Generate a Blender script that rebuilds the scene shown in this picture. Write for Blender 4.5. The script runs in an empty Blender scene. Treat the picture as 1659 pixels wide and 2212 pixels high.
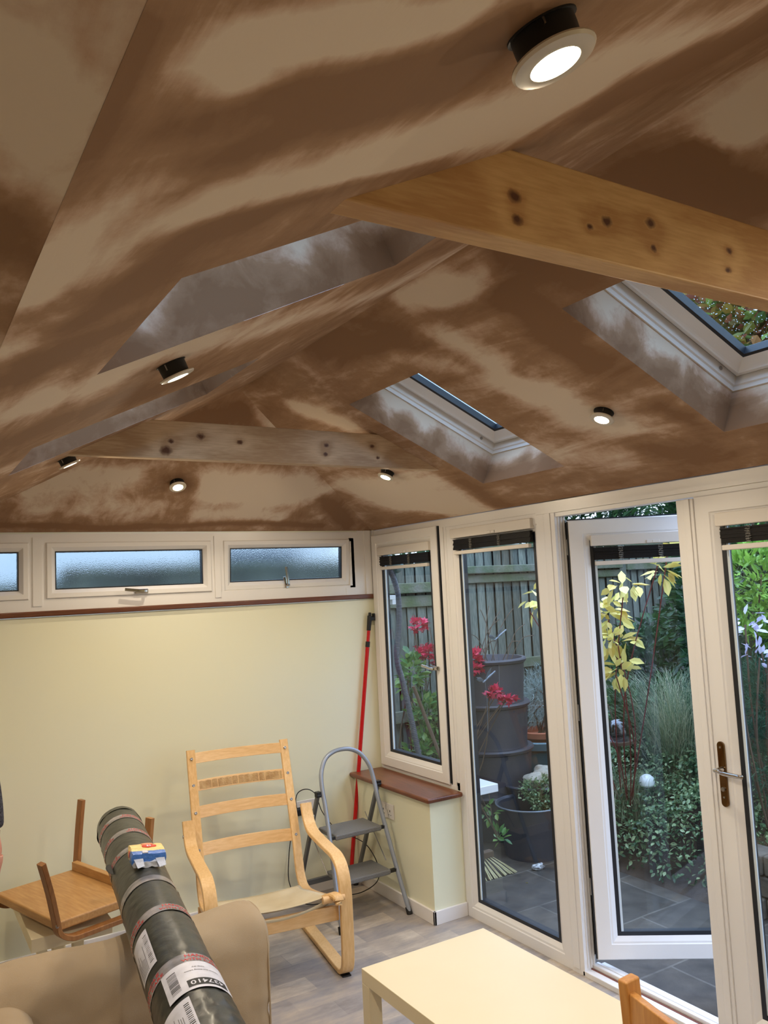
import bpy, bmesh, math, random
from mathutils import Vector, Matrix, noise
random.seed(7)
S = bpy.context.scene
COL = S.collection
V = Vector
# ---------------------------------------------------------------- camera, world, exposure
def make_camera():
    yaw, pitch, roll, F = 0.5516, 0.0933, -0.0483, 1745.4
    f = V((math.sin(yaw)*math.cos(pitch), math.cos(yaw)*math.cos(pitch), math.sin(pitch)))
    r = V((math.cos(yaw), -math.sin(yaw), 0)); u = r.cross(f)
    r2 = r*math.cos(roll)+u*math.sin(roll); u2 = -r*math.sin(roll)+u*math.cos(roll)
    cam = bpy.data.cameras.new('camera'); o = bpy.data.objects.new('camera', cam); COL.objects.link(o)
    m = Matrix((r2, u2, -f)).transposed().to_4x4(); m.translation = (0, 0, 1.8)
    o.matrix_world = m
    cam.sensor_fit = 'HORIZONTAL'; cam.sensor_width = 36; cam.lens = F*36/1659
    cam.clip_start = 0.02; cam.clip_end = 200
    S.camera = o
make_camera()
S.view_settings.view_transform = 'Standard'; S.view_settings.look = 'None'
S.view_settings.gamma = 1; S.view_settings.use_curve_mapping = False
S.view_settings.exposure = 0.0
W = bpy.data.worlds.new('overcast_sky'); S.world = W; W.use_nodes = True
_n = W.node_tree.nodes; _l = W.node_tree.links
_bg = _n['Background']; SKY = 3.0
_tc = _n.new('ShaderNodeTexCoord'); _sx = _n.new('ShaderNodeSeparateXYZ'); _cr = _n.new('ShaderNodeValToRGB')
_l.new(_tc.outputs['Generated'], _sx.inputs[0]); _l.new(_sx.outputs['Z'], _cr.inputs[0]); _l.new(_cr.outputs[0], _bg.inputs[0])
_cr.color_ramp.elements[0].color = (.42, .48, .54, 1); _cr.color_ramp.elements[1].color = (1.08, 1.42, 2.15, 1)
_cr.color_ramp.elements[0].position = .0; _cr.color_ramp.elements[1].position = .85
_bg.inputs[1].default_value = SKY
LAMP = 2.4       # scale of every ceiling lamp

# ---------------------------------------------------------------- constants of the room (metres)
R, D = 2.71, 4.572            # right wall, back wall
ZC = 2.178                    # eaves
XR, ZR, YE = 1.4177, 2.7713, 3.554   # ridge
XL = 0.1937
KR = (ZR-ZC)/(R-XR); KL = (ZR-ZC)/(XR-XL); KB = (ZR-ZC)/(D-YE)
ZF = 2.145; XS = 0.125        # flat soffit and the line where it meets the left slope
Y0 = -2.6; XW = -3.2          # unseen near wall and far left wall
GZ = -0.10                    # ground outside
def zR(x): return ZC+KR*(R-x)
def zL(x): return ZC+KL*(x-XL)
def zB(y): return ZC+KB*(D-y)

# ---------------------------------------------------------------- helpers
def s2l(c): return tuple(((v/255)/12.92 if v/255 <= .04045 else ((v/255+.055)/1.055)**2.4) for v in c)
def rgb(*c): return s2l(c)+(1,)
WM = {}
def wm(o): return WM.get(o.name, Matrix.Identity(4))
def setp(o, label=None, cat=None, group=None, kind=None):
    if label: o['label'] = label
    if cat: o['category'] = cat
    if group: o['group'] = group
    if kind: o['kind'] = kind
    return o
def thing(name, label, cat, loc=(0, 0, 0), rz=0, group=None, kind=None):
    o = bpy.data.objects.new(name, None); COL.objects.link(o)
    o.empty_display_size = .1
    m = Matrix.Translation(loc) @ Matrix.Rotation(rz, 4, 'Z')
    o.location = loc; o.rotation_euler = (0, 0, rz); WM[o.name] = m
    return setp(o, label, cat, group, kind)
def part(name, bm, mat, parent=None, local=False, smooth=False, bevel=0, seg=2, subsurf=0, angle=35, recalc=True):
    """link bm as one mesh. bm in world space unless local (then in the parent's space)"""
    if recalc: bmesh.ops.recalc_face_normals(bm, faces=bm.faces)
    if parent is not None and not local: bm.transform(wm(parent).inverted())
    me = bpy.data.meshes.new(name); bm.to_mesh(me); bm.free()
    mats = mat if isinstance(mat, (list, tuple)) else [mat]
    for m in mats: me.materials.append(m)
    o = bpy.data.objects.new(name, me); COL.objects.link(o)
    if parent is not None: o.parent = parent; WM[o.name] = wm(parent)
    if smooth or bevel:
        for p in me.polygons: p.use_smooth = True
    if bevel:
        md = o.modifiers.new('bevel', 'BEVEL'); md.width = bevel; md.segments = seg; md.limit_method = 'ANGLE'; md.angle_limit = math.radians(30)
        md.harden_normals = True
    if subsurf:
        md = o.modifiers.new('sub', 'SUBSURF'); md.levels = subsurf; md.render_levels = subsurf
    if smooth and not subsurf and not bevel:
        try: me.set_sharp_from_angle(angle=math.radians(angle))
        except Exception: pass
    return o
def struct(name, bm, mat, **k):
    return setp(part(name, bm, mat, **k), kind='structure')
def box(bm, a, b, M=None, mi=0):
    (x0, y0, z0), (x1, y1, z1) = a, b
    vs = [V(p) for p in ((x0,y0,z0),(x1,y0,z0),(x1,y1,z0),(x0,y1,z0),(x0,y0,z1),(x1,y0,z1),(x1,y1,z1),(x0,y1,z1))]
    if M is not None: vs = [M @ v for v in vs]
    vs = [bm.verts.new(v) for v in vs]
    for q in ((0,3,2,1),(4,5,6,7),(0,1,5,4),(1,2,6,5),(2,3,7,6),(3,0,4,7)):
        f = bm.faces.new([vs[i] for i in q]); f.material_index = mi
    return vs
def B(*boxes, M=None):
    bm = bmesh.new()
    for a, b in boxes: box(bm, a, b, M)
    return bm
def cyl(bm, p0, p1, r0, r1=None, n=20, caps=True, mi=0):
    p0, p1 = V(p0), V(p1); r1 = r0 if r1 is None else r1
    d = (p1-p0).normalized(); a = d.orthogonal().normalized(); b = d.cross(a)
    A, C = [], []
    for i in range(n):
        t = 2*math.pi*i/n; e = a*math.cos(t)+b*math.sin(t)
        A.append(bm.verts.new(p0+e*r0)); C.append(bm.verts.new(p1+e*r1))
    for i in range(n):
        j = (i+1) % n; f = bm.faces.new((A[i], A[j], C[j], C[i])); f.material_index = mi
    if caps:
        f = bm.faces.new(list(reversed(A))); f.material_index = mi; f = bm.faces.new(C); f.material_index = mi
def lathe(bm, c, prof, n=32, axis=None, mi=0):
    """prof: (radius, height) list; axis default Z"""
    c = V(c); d = V(axis).normalized() if axis is not None else V((0, 0, 1))
    a = d.orthogonal().normalized() if axis is not None else V((1, 0, 0)); b = d.cross(a)
    rings = []
    for r, h in prof:
        if r < 1e-6: rings.append([bm.verts.new(c+d*h)])
        else: rings.append([bm.verts.new(c+d*h+(a*math.cos(2*math.pi*i/n)+b*math.sin(2*math.pi*i/n))*r) for i in range(n)])
    for A, C in zip(rings, rings[1:]):
        for i in range(n):
            j = (i+1) % n
            if len(A) == 1 and len(C) == 1: continue
            if len(A) == 1: f = bm.faces.new((A[0], C[i], C[j]))
            elif len(C) == 1: f = bm.faces.new((A[i], A[j], C[0]))
            else: f = bm.faces.new((A[i], A[j], C[j], C[i]))
            f.material_index = mi
def smooth_path(pts, n=8, closed=False):
    pts = [V(p) for p in pts]; out = []
    m = len(pts)
    for i in range(m if closed else m-1):
        if closed: p0, p1, p2, p3 = pts[(i-1) % m], pts[i], pts[(i+1) % m], pts[(i+2) % m]
        else: p0, p1, p2, p3 = pts[max(i-1, 0)], pts[i], pts[i+1], pts[min(i+2, m-1)]
        for k in range(n):
            t = k/n
            out.append(.5*((2*p1)+(p2-p0)*t+(2*p0-5*p1+4*p2-p3)*t*t+(3*p1-p0-3*p2+p3)*t**3))
    if not closed: out.append(pts[-1])
    return out
def sweep(bm, pts, prof, up=None, closed=False, mi=0, scale=None):
    """sweep a closed 2-D profile (a,b) along pts; a is across (path x up), b along up"""
    pts = [V(p) for p in pts]; m = len(pts); rings = []
    T = []
    for i in range(m):
        if closed: t = pts[(i+1) % m]-pts[(i-1) % m]
        else: t = pts[min(i+1, m-1)]-pts[max(i-1, 0)]
        T.append(t.normalized())
    if up is None: u = T[0].orthogonal().normalized()
    for i in range(m):
        if up is not None:
            u = V(up); s = T[i].cross(u).normalized(); uu = s.cross(T[i]).normalized()
        else:
            uu = (u-T[i]*u.dot(T[i])).normalized(); u = uu; s = T[i].cross(uu)
        k = scale[i] if scale else 1
        rings.append([bm.verts.new(pts[i]+s*a*k+uu*b*k) for a, b in prof])
    n = len(prof)
    for i in range(m if closed else m-1):
        A, C = rings[i], rings[(i+1) % m]
        for j in range(n):
            q = (j+1) % n; f = bm.faces.new((A[j], A[q], C[q], C[j])); f.material_index = mi
    if not closed:
        f = bm.faces.new(list(reversed(rings[0]))); f.material_index = mi
        f = bm.faces.new(rings[-1]); f.material_index = mi
def circ(r, n=10): return [(r*math.cos(2*math.pi*i/n), r*math.sin(2*math.pi*i/n)) for i in range(n)]
def rect(w, t, c=0):
    w, t = w/2, t/2
    if not c: return [(-w,-t),(w,-t),(w,t),(-w,t)]
    return [(-w+c,-t),(w-c,-t),(w,-t+c),(w,t-c),(w-c,t),(-w+c,t),(-w,t-c),(-w,-t+c)]
def tube(bm, pts, r, n=10, closed=False, mi=0, scale=None): sweep(bm, pts, circ(r, n), None, closed, mi, scale)
def ring(bm, M, u0, u1, v0, v1, prof, mi=0):
    """mitred rectangular frame: prof = closed loop of (inset, n)"""
    cs = [(u0,v0,1,1),(u1,v0,-1,1),(u1,v1,-1,-1),(u0,v1,1,-1)]
    rs = [[bm.verts.new(M @ V((u+su*i, v+sv*i, n))) for i, n in prof] for u, v, su, sv in cs]
    k = len(prof)
    for a in range(4):
        A, C = rs[a], rs[(a+1) % 4]
        for j in range(k):
            q = (j+1) % k; f = bm.faces.new((A[j], A[q], C[q], C[j])); f.material_index = mi
def poly(bm, pts, mi=0):
    f = bm.faces.new([bm.verts.new(V(p)) for p in pts]); f.material_index = mi; return f
def prism(bm, pts, d, mi=0):
    d = V(d); A = [bm.verts.new(V(p)) for p in pts]; C = [bm.verts.new(V(p)+d) for p in pts]; n = len(A)
    for i in range(n):
        f = bm.faces.new((A[i], A[(i+1) % n], C[(i+1) % n], C[i])); f.material_index = mi
    f = bm.faces.new(list(reversed(A))); f.material_index = mi
    f = bm.faces.new(C); f.material_index = mi
def axes(o, u, v, n):
    m = Matrix((V(u), V(v), V(n))).transposed().to_4x4(); m.translation = V(o); return m

# ---------------------------------------------------------------- materials
MATS = {}
def mat(name, col=(200,200,200), rough=.5, metal=0, spec=.5, bump=None, var=None, **kw):
    """bump=(scale, strength) noise bump; var=(scale, amount, detail) noise colour variation towards col2"""
    m = bpy.data.materials.new(name); m.use_nodes = True; nt = m.node_tree; b = nt.nodes['Principled BSDF']
    b.inputs['Base Color'].default_value = rgb(*col); b.inputs['Roughness'].default_value = rough
    b.inputs['Metallic'].default_value = metal; b.inputs['Specular IOR Level'].default_value = spec
    tc = nt.nodes.new('ShaderNodeTexCoord')
    if var:
        sc, col2 = var[0], var[1]
        nz = nt.nodes.new('ShaderNodeTexNoise'); nz.inputs['Scale'].default_value = sc if not isinstance(sc, tuple) else 1
        nz.inputs['Detail'].default_value = 6
        src = tc.outputs['Object']
        if isinstance(sc, tuple):
            mp = nt.nodes.new('ShaderNodeMapping'); mp.inputs['Scale'].default_value = sc; nt.links.new(src, mp.inputs[0]); src = mp.outputs[0]
        nt.links.new(src, nz.inputs['Vector'])
        cr = nt.nodes.new('ShaderNodeValToRGB'); cr.color_ramp.elements[0].position = .35; cr.color_ramp.elements[1].position = .68
        cr.color_ramp.elements[0].color = rgb(*col); cr.color_ramp.elements[1].color = rgb(*col2)
        nt.links.new(nz.outputs[0], cr.inputs[0]); nt.links.new(cr.outputs[0], b.inputs['Base Color'])
    if bump:
        nz = nt.nodes.new('ShaderNodeTexNoise'); nz.inputs['Scale'].default_value = bump[0]; nz.inputs['Detail'].default_value = 4
        nt.links.new(tc.outputs['Object'], nz.inputs['Vector'])
        bp = nt.nodes.new('ShaderNodeBump'); bp.inputs['Strength'].default_value = bump[1]; bp.inputs['Distance'].default_value = .01
        nt.links.new(nz.outputs[0], bp.inputs['Height']); nt.links.new(bp.outputs[0], b.inputs['Normal'])
    for k, v in kw.items(): b.inputs[k].default_value = v
    MATS[name] = m; return m
def N(nt, t, **k):
    n = nt.nodes.new(t)
    for a, v in k.items(): setattr(n, a, v)
    return n
def glass_mat(name, tint=(1,1,1), refl=1.0):
    m = bpy.data.materials.new(name); m.use_nodes = True; nt = m.node_tree; nt.nodes.clear()
    o = N(nt,'ShaderNodeOutputMaterial'); mx = N(nt,'ShaderNodeMixShader'); t = N(nt,'ShaderNodeBsdfTransparent'); g = N(nt,'ShaderNodeBsdfGlossy')
    g.inputs['Roughness'].default_value = .0; t.inputs[0].default_value = (*tint, 1)
    fr = N(nt,'ShaderNodeFresnel'); fr.inputs[0].default_value = 1.55; ge = N(nt,'ShaderNodeNewGeometry')
    a = N(nt,'ShaderNodeMath', operation='SUBTRACT'); a.inputs[0].default_value = refl; nt.links.new(ge.outputs['Backfacing'], a.inputs[1])
    c = N(nt,'ShaderNodeMath', operation='MULTIPLY', use_clamp=True); nt.links.new(fr.outputs[0], c.inputs[0]); nt.links.new(a.outputs[0], c.inputs[1])
    nt.links.new(c.outputs[0], mx.inputs[0]); nt.links.new(t.outputs[0], mx.inputs[1]); nt.links.new(g.outputs[0], mx.inputs[2]); nt.links.new(mx.outputs[0], o.inputs[0])
    return m
def wood_mat(name, c1, c2, knots=(), grain=60, axis=0, rough=.55, stretch=10, streak=.5, island=0):
    """timber in object space; grain runs along axis; knots: (x,y,z,radius) object-space"""
    m = bpy.data.materials.new(name); m.use_nodes = True; nt = m.node_tree; L = nt.links.new; b = nt.nodes['Principled BSDF']
    b.inputs['Roughness'].default_value = rough
    tc = N(nt,'ShaderNodeTexCoord'); src = tc.outputs['Object']
    dark = None
    if knots:
        kn = N(nt,'ShaderNodeTexNoise'); kn.inputs['Scale'].default_value = 60; L(src, kn.inputs['Vector'])
        kv = N(nt,'ShaderNodeVectorMath', operation='MULTIPLY_ADD'); kv.inputs[1].default_value = (.012,.012,.012); kv.inputs[2].default_value = (-.006,-.006,-.006); L(kn.outputs['Color'], kv.inputs[0])
        ka = N(nt,'ShaderNodeVectorMath', operation='ADD'); L(src, ka.inputs[0]); L(kv.outputs[0], ka.inputs[1]); ksrc = ka.outputs[0]
        for k in knots:
            vm = N(nt,'ShaderNodeVectorMath', operation='SUBTRACT'); vm.inputs[1].default_value = k[:3]; L(ksrc, vm.inputs[0])
            sc = N(nt,'ShaderNodeVectorMath', operation='MULTIPLY'); sv = [1/k[3]]*3; sv[axis] *= .75; sv[1 if axis != 1 else 0] *= .01; sc.inputs[1].default_value = sv; L(vm.outputs[0], sc.inputs[0])
            ln = N(nt,'ShaderNodeVectorMath', operation='LENGTH'); L(sc.outputs[0], ln.inputs[0])
            mr = N(nt,'ShaderNodeMapRange'); mr.inputs['From Min'].default_value = .4; mr.inputs['From Max'].default_value = 1.0; mr.inputs['To Min'].default_value = 1; mr.inputs['To Max'].default_value = 0; L(ln.outputs['Value'], mr.inputs[0])
            pw = N(nt,'ShaderNodeMath', operation='POWER'); pw.inputs[1].default_value = .7; L(mr.outputs[0], pw.inputs[0])
            # wide field that bends the grain round the knot
            wd = N(nt,'ShaderNodeMath', operation='DIVIDE'); wd.inputs[0].default_value = .9
            ad = N(nt,'ShaderNodeMath', operation='ADD'); ad.inputs[1].default_value = 1; L(ln.outputs['Value'], ad.inputs[0]); L(ad.outputs[0], wd.inputs[1])
            if dark is None: dark, wide = pw.outputs[0], wd.outputs[0]
            else:
                x = N(nt,'ShaderNodeMath', operation='MAXIMUM'); L(dark, x.inputs[0]); L(pw.outputs[0], x.inputs[1]); dark = x.outputs[0]
                x = N(nt,'ShaderNodeMath', operation='ADD'); L(wide, x.inputs[0]); L(wd.outputs[0], x.inputs[1]); wide = x.outputs[0]
    mp = N(nt,'ShaderNodeMapping'); s = [1,1,1]; s[axis] = 1/stretch; mp.inputs['Scale'].default_value = s; L(src, mp.inputs[0])
    nz = N(nt,'ShaderNodeTexNoise'); nz.inputs['Scale'].default_value = grain*.12; nz.inputs['Detail'].default_value = 3; L(mp.outputs[0], nz.inputs['Vector'])
    add = N(nt,'ShaderNodeMath', operation='MULTIPLY'); add.inputs[1].default_value = grain*.35; L(nz.outputs[0], add.inputs[0]); v = add.outputs[0]
    if knots:
        x = N(nt,'ShaderNodeMath', operation='MULTIPLY_ADD'); x.inputs[1].default_value = 11; L(wide, x.inputs[0]); L(v, x.inputs[2]); v = x.outputs[0]
    sn = N(nt,'ShaderNodeMath', operation='SINE'); L(v, sn.inputs[0])
    fn = N(nt,'ShaderNodeTexNoise'); fn.inputs['Scale'].default_value = grain*3; fn.inputs['Detail'].default_value = 5; L(mp.outputs[0], fn.inputs['Vector'])
    ma = N(nt,'ShaderNodeMath', operation='MULTIPLY_ADD'); ma.inputs[1].default_value = .25*streak; L(sn.outputs[0], ma.inputs[0]); L(fn.outputs[0], ma.inputs[2])
    cr = N(nt,'ShaderNodeValToRGB'); cr.color_ramp.elements[0].position = .25; cr.color_ramp.elements[1].position = .85
    cr.color_ramp.elements[0].color = rgb(*c1); cr.color_ramp.elements[1].color = rgb(*c2); L(ma.outputs[0], cr.inputs[0]); out = cr.outputs[0]
    if knots:
        mx = N(nt,'ShaderNodeMix', data_type='RGBA'); L(dark, mx.inputs['Factor']); L(out, mx.inputs[6]); mx.inputs[7].default_value = rgb(86,50,28); out = mx.outputs[2]
    if island:
        ge = N(nt,'ShaderNodeNewGeometry'); mr = N(nt,'ShaderNodeMapRange'); mr.inputs['To Min'].default_value = 1-island; mr.inputs['To Max'].default_value = 1+island*.4; L(ge.outputs['Random Per Island'], mr.inputs[0])
        hs = N(nt,'ShaderNodeHueSaturation'); L(mr.outputs[0], hs.inputs['Value']); L(out, hs.inputs['Color']); out = hs.outputs[0]
    L(out, b.inputs['Base Color'])
    bp = N(nt,'ShaderNodeBump'); bp.inputs['Strength'].default_value = .12; bp.inputs['Distance'].default_value = .003; L(fn.outputs[0], bp.inputs['Height']); L(bp.outputs[0], b.inputs['Normal'])
    return m
def emis(name, col, st):
    m = bpy.data.materials.new(name); m.use_nodes = True; nt = m.node_tree; b = nt.nodes['Principled BSDF']
    b.inputs['Emission Color'].default_value = (*col, 1); b.inputs['Emission Strength'].default_value = st; b.inputs['Base Color'].default_value = (*col, 1)
    return m
UPVC = mat('white_upvc', (232,230,228), .28, bump=(30,.01))
BLACK = mat('black_rubber', (14,15,18), .6)
GASKET = mat('dark_gasket', (22,26,34), .45)
CHROME = mat('polished_chrome', (190,186,180), .08, 1)
STEEL = mat('zinc_bolt', (170,170,172), .3, 1)
GLASS = glass_mat('clear_glass', (.94,.97,.97), .95)
SKIRT = mat('skirting_paint', (232,228,226), .35)
CREAMW = mat('cream_wall_paint', (231,229,200), .42, bump=(300,.02), var=(1.1,(228,228,206)))
SILLW = wood_mat('stained_sill_wood', (84,44,24), (128,74,42), grain=40, axis=1, rough=.3)
SILLX = wood_mat('stained_strip_wood', (84,44,24), (120,70,40), grain=40, axis=0, rough=.3)
SLAT = mat('dark_blind_slat', (17,14,14), .5, spec=.25)
BLINDW = mat('blind_rail_white', (222,216,208), .4)
CORD = mat('blind_cord', (120,118,112), .7)

# ---------------------------------------------------------------- plaster
def plaster_mat():
    m = bpy.data.materials.new('fresh_plaster'); m.use_nodes = True; nt = m.node_tree; L = nt.links.new; b = nt.nodes['Principled BSDF']
    tc = N(nt,'ShaderNodeTexCoord'); at = N(nt,'ShaderNodeAttribute'); at.attribute_name = 'dry'  # also carries the daylight painted into the roof window reveals
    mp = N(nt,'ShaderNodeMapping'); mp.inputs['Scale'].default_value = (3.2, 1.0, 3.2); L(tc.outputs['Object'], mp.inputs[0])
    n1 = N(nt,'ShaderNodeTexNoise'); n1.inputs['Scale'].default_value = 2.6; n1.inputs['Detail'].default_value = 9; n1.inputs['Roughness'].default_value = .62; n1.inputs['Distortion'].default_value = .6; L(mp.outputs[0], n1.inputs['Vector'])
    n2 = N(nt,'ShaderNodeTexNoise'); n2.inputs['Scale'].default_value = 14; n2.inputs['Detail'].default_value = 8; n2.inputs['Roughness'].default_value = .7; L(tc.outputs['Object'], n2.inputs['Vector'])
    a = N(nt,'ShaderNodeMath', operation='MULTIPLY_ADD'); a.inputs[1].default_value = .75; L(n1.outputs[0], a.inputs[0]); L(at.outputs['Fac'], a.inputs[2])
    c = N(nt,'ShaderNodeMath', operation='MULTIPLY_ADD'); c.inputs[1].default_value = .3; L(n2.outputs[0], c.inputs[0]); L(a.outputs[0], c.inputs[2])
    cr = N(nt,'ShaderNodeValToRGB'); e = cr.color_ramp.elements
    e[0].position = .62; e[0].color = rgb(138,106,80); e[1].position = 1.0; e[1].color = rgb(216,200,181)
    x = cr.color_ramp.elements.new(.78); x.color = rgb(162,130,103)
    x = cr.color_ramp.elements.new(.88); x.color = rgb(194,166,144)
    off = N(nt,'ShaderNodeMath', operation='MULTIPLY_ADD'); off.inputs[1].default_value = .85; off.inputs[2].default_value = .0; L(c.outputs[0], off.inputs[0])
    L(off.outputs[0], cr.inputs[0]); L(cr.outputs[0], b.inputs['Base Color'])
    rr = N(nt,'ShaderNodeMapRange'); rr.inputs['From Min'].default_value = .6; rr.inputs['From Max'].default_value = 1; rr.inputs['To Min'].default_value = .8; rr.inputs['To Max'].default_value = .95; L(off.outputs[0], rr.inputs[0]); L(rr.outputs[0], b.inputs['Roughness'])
    bp = N(nt,'ShaderNodeBump'); bp.inputs['Strength'].default_value = .25; bp.inputs['Distance'].default_value = .004; L(n1.outputs[0], bp.inputs['Height']); L(bp.outputs[0], b.inputs['Normal'])
    b.inputs['Specular IOR Level'].default_value = .12
    return m
PLASTER = plaster_mat()
# ---------------------------------------------------------------- room shell
# damp and dry patches of the drying plaster, each a stroke on the surface: plane, points (x, y) in metres, radius, dryness
STROKES = [
    ('L', [(0.22, 0.49), (0.3, 0.49), (0.35, 0.49)], 0.047, 0.35) ,
    ('L', [(0.18, 0.51), (0.23, 0.55)], 0.023, 0.3) ,
    ('L', [(0.2, 0.67), (0.27, 0.66), (0.28, 0.63)], 0.033, 0.3) ,
    ('L', [(0.17, 0.8), (0.21, 0.74)], 0.041, 0.35) ,
    ('L', [(0.3, 0.58), (0.42, 0.63), (0.5, 0.61)], 0.072, -0.25) ,
    ('L', [(0.73, 1.55), (0.9, 1.46), (1.01, 1.39)], 0.055, 0.3) ,
    ('L', [(0.64, 0.86), (0.72, 0.84), (0.83, 0.83)], 0.086, 0.35) ,
    ('R', [(1.28, 1.14), (1.31, 1.05)], 0.026, 0.3) ,
    ('R', [(1.51, 2.05), (1.53, 1.85)], 0.043, 0.4) ,
    ('R', [(1.66, 2.54), (1.8, 2.38), (1.94, 2.28)], 0.062, 0.25) ,
    ('R', [(1.99, 1.95), (2.22, 1.84), (2.38, 1.75)], 0.088, 0.15) ,
    ('R', [(1.52, 1.71), (1.66, 1.62)], 0.062, -0.35) ,
    ('R', [(1.52, 1.24), (1.69, 1.14)], 0.057, -0.3) ,
    ('B', [(1.45, 4.13), (1.81, 4.3), (2.19, 4.21)], 0.118, 0.35) ,
    ('B', [(1.57, 3.71), (1.81, 3.78), (2.0, 3.83)], 0.066, 0.45) ,
    ('B', [(0.62, 4.26), (1.0, 4.25)], 0.094, 0.3) ,
    ('B', [(1.08, 3.84), (1.39, 3.72)], 0.092, -0.3) ,
    ('R', [(2.41, 3.95), (2.6, 3.5)], 0.106, 0.35) ,
    ('L', [(0.2, 0.48), (0.29, 0.48), (0.41, 0.49)], 0.034, 0.55) ,
    ('L', [(0.14, 0.91), (0.24, 0.9), (0.34, 0.84), (0.47, 0.85), (0.55, 0.83)], 0.073, 0.5) ,
    ('L', [(0.54, 0.81), (0.69, 0.76), (0.8, 0.73), (0.95, 0.7)], 0.1, 0.5) ,
    ('L', [(0.19, 0.56), (0.27, 0.53)], 0.024, 0.2) ,
    ('L', [(0.12, 0.45), (0.12, 0.52), (0.12, 0.62)], 0.015, -0.45) ,
    ('L', [(0.27, 0.66), (0.39, 0.62), (0.48, 0.58)], 0.079, -0.35) ,
    ('L', [(0.45, 0.55), (0.47, 0.54)], 0.037, -0.2) ,
    ('L', [(0.27, 0.9), (0.4, 0.92), (0.51, 0.91), (0.63, 0.9)], 0.039, -0.5) ,
    ('L', [(0.2, 1.11), (0.27, 1.04), (0.28, 0.97)], 0.074, -0.45) ,
    ('L', [(0.13, 0.96), (0.14, 0.85)], 0.028, 0.45) ,
    ('L', [(0.14, 1.16), (0.17, 1.08)], 0.055, 0.45) ,
    ('L', [(0.19, 1.38), (0.26, 1.31)], 0.097, -0.4) ,
    ('L', [(0.18, 1.68), (0.38, 1.79), (0.45, 1.68)], 0.131, 0.45) ,
    ('L', [(0.23, 2.16), (0.48, 2.21), (0.73, 2.35)], 0.131, -0.3) ,
    ('L', [(0.49, 1.67), (0.87, 1.91), (1.33, 2.05), (1.4, 1.87)], 0.112, 0.3) ,
    ('L', [(0.3, 2.85), (0.48, 2.91)], 0.138, 0.3) ,
    ('L', [(0.56, 2.71), (0.96, 2.86)], 0.109, 0.4) ,
    ('L', [(0.98, 0.86), (1.03, 0.72)], 0.052, -0.5) ,
    ('L', [(0.97, 0.8), (1.2, 0.7)], 0.071, -0.4) ,
    ('R', [(1.48, 0.98), (1.48, 0.88)], 0.062, 0.75) ,
    ('R', [(1.48, 1.07), (1.54, 1.05)], 0.018, -0.4) ,
    ('R', [(1.52, 1.14), (1.69, 1.05)], 0.079, -0.45) ,
    ('R', [(1.23, 1.53), (1.43, 1.2)], 0.028, -0.1) ,
    ('R', [(1.45, 2.15), (1.48, 1.98)], 0.058, 0.6) ,
    ('R', [(1.64, 2.21), (1.8, 2.17)], 0.079, 0.4) ,
    ('R', [(1.84, 2.21), (2.02, 2.24)], 0.051, 0.3) ,
    ('R', [(2.07, 2.18), (2.22, 2.15), (2.32, 2.06)], 0.119, 0.6) ,
    ('R', [(2.35, 2.59), (2.51, 2.22)], 0.093, 0.25) ,
    ('R', [(1.63, 1.84), (1.82, 1.85), (2.01, 1.85)], 0.094, -0.45) ,
    ('R', [(1.44, 2.72), (1.55, 2.39)], 0.126, -0.35) ,
    ('R', [(2.46, 2.06), (2.57, 1.94)], 0.09, -0.3) ,
    ('R', [(2.27, 1.85), (2.41, 1.81)], 0.061, -0.35) ,
    ('R', [(2.31, 4.0), (2.43, 3.35)], 0.178, 0.5) ,
    ('R', [(2.5, 3.91), (2.68, 3.37)], 0.089, 0.4) ,
    ('R', [(2.43, 3.19), (2.62, 3.21)], 0.098, -0.4) ,
    ('R', [(1.64, 3.41), (1.82, 3.28)], 0.079, 0.6) ,
    ('B', [(1.54, 4.23), (1.99, 4.18)], 0.119, 0.6) ,
    ('B', [(1.49, 4.42), (1.99, 4.46)], 0.058, 0.4) ,
    ('B', [(0.69, 4.16), (1.15, 4.11)], 0.079, 0.4) ,
    ('B', [(0.68, 4.39), (1.22, 4.39)], 0.072, 0.3) ,
    ('B', [(2.22, 4.29), (2.51, 4.5)], 0.051, -0.5) ,
    ('B', [(1.15, 4.11), (1.37, 4.2)], 0.058, -0.35) ,
    ('B', [(1.44, 3.66), (1.67, 3.82)], 0.039, -0.4) ,
    ('B', [(0.48, 4.52), (2.33, 4.52)], 0.021, -0.4) ,
    ('F', [(0.06, 0.52), (0.1, 0.55), (0.11, 0.69)], 0.03, 0.5) ,
    ('F', [(0.09, 0.79), (0.12, 0.85)], 0.046, -0.5) ,
    ('F', [(0.11, 1.06), (0.12, 0.97)], 0.034, -0.3) ,
]
BEAM1_KNOTS = [(0.864, 2.423, 0.013), (0.866, 2.384, 0.011), (1.074, 2.424, 0.012), (1.191, 2.444, 0.012), (1.194, 2.396, 0.008), (1.419, 2.434, 0.008), (1.41, 2.392, 0.008), (1.033, 2.405, 0.007), ]
BEAM2_KNOTS = [(0.953, 2.396, 0.022), (0.976, 2.435, 0.012), (1.101, 2.462, 0.016), (1.272, 2.447, 0.012), (1.687, 2.455, 0.012), (1.681, 2.414, 0.011), (1.929, 2.463, 0.011), (1.957, 2.409, 0.008), ]

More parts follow.
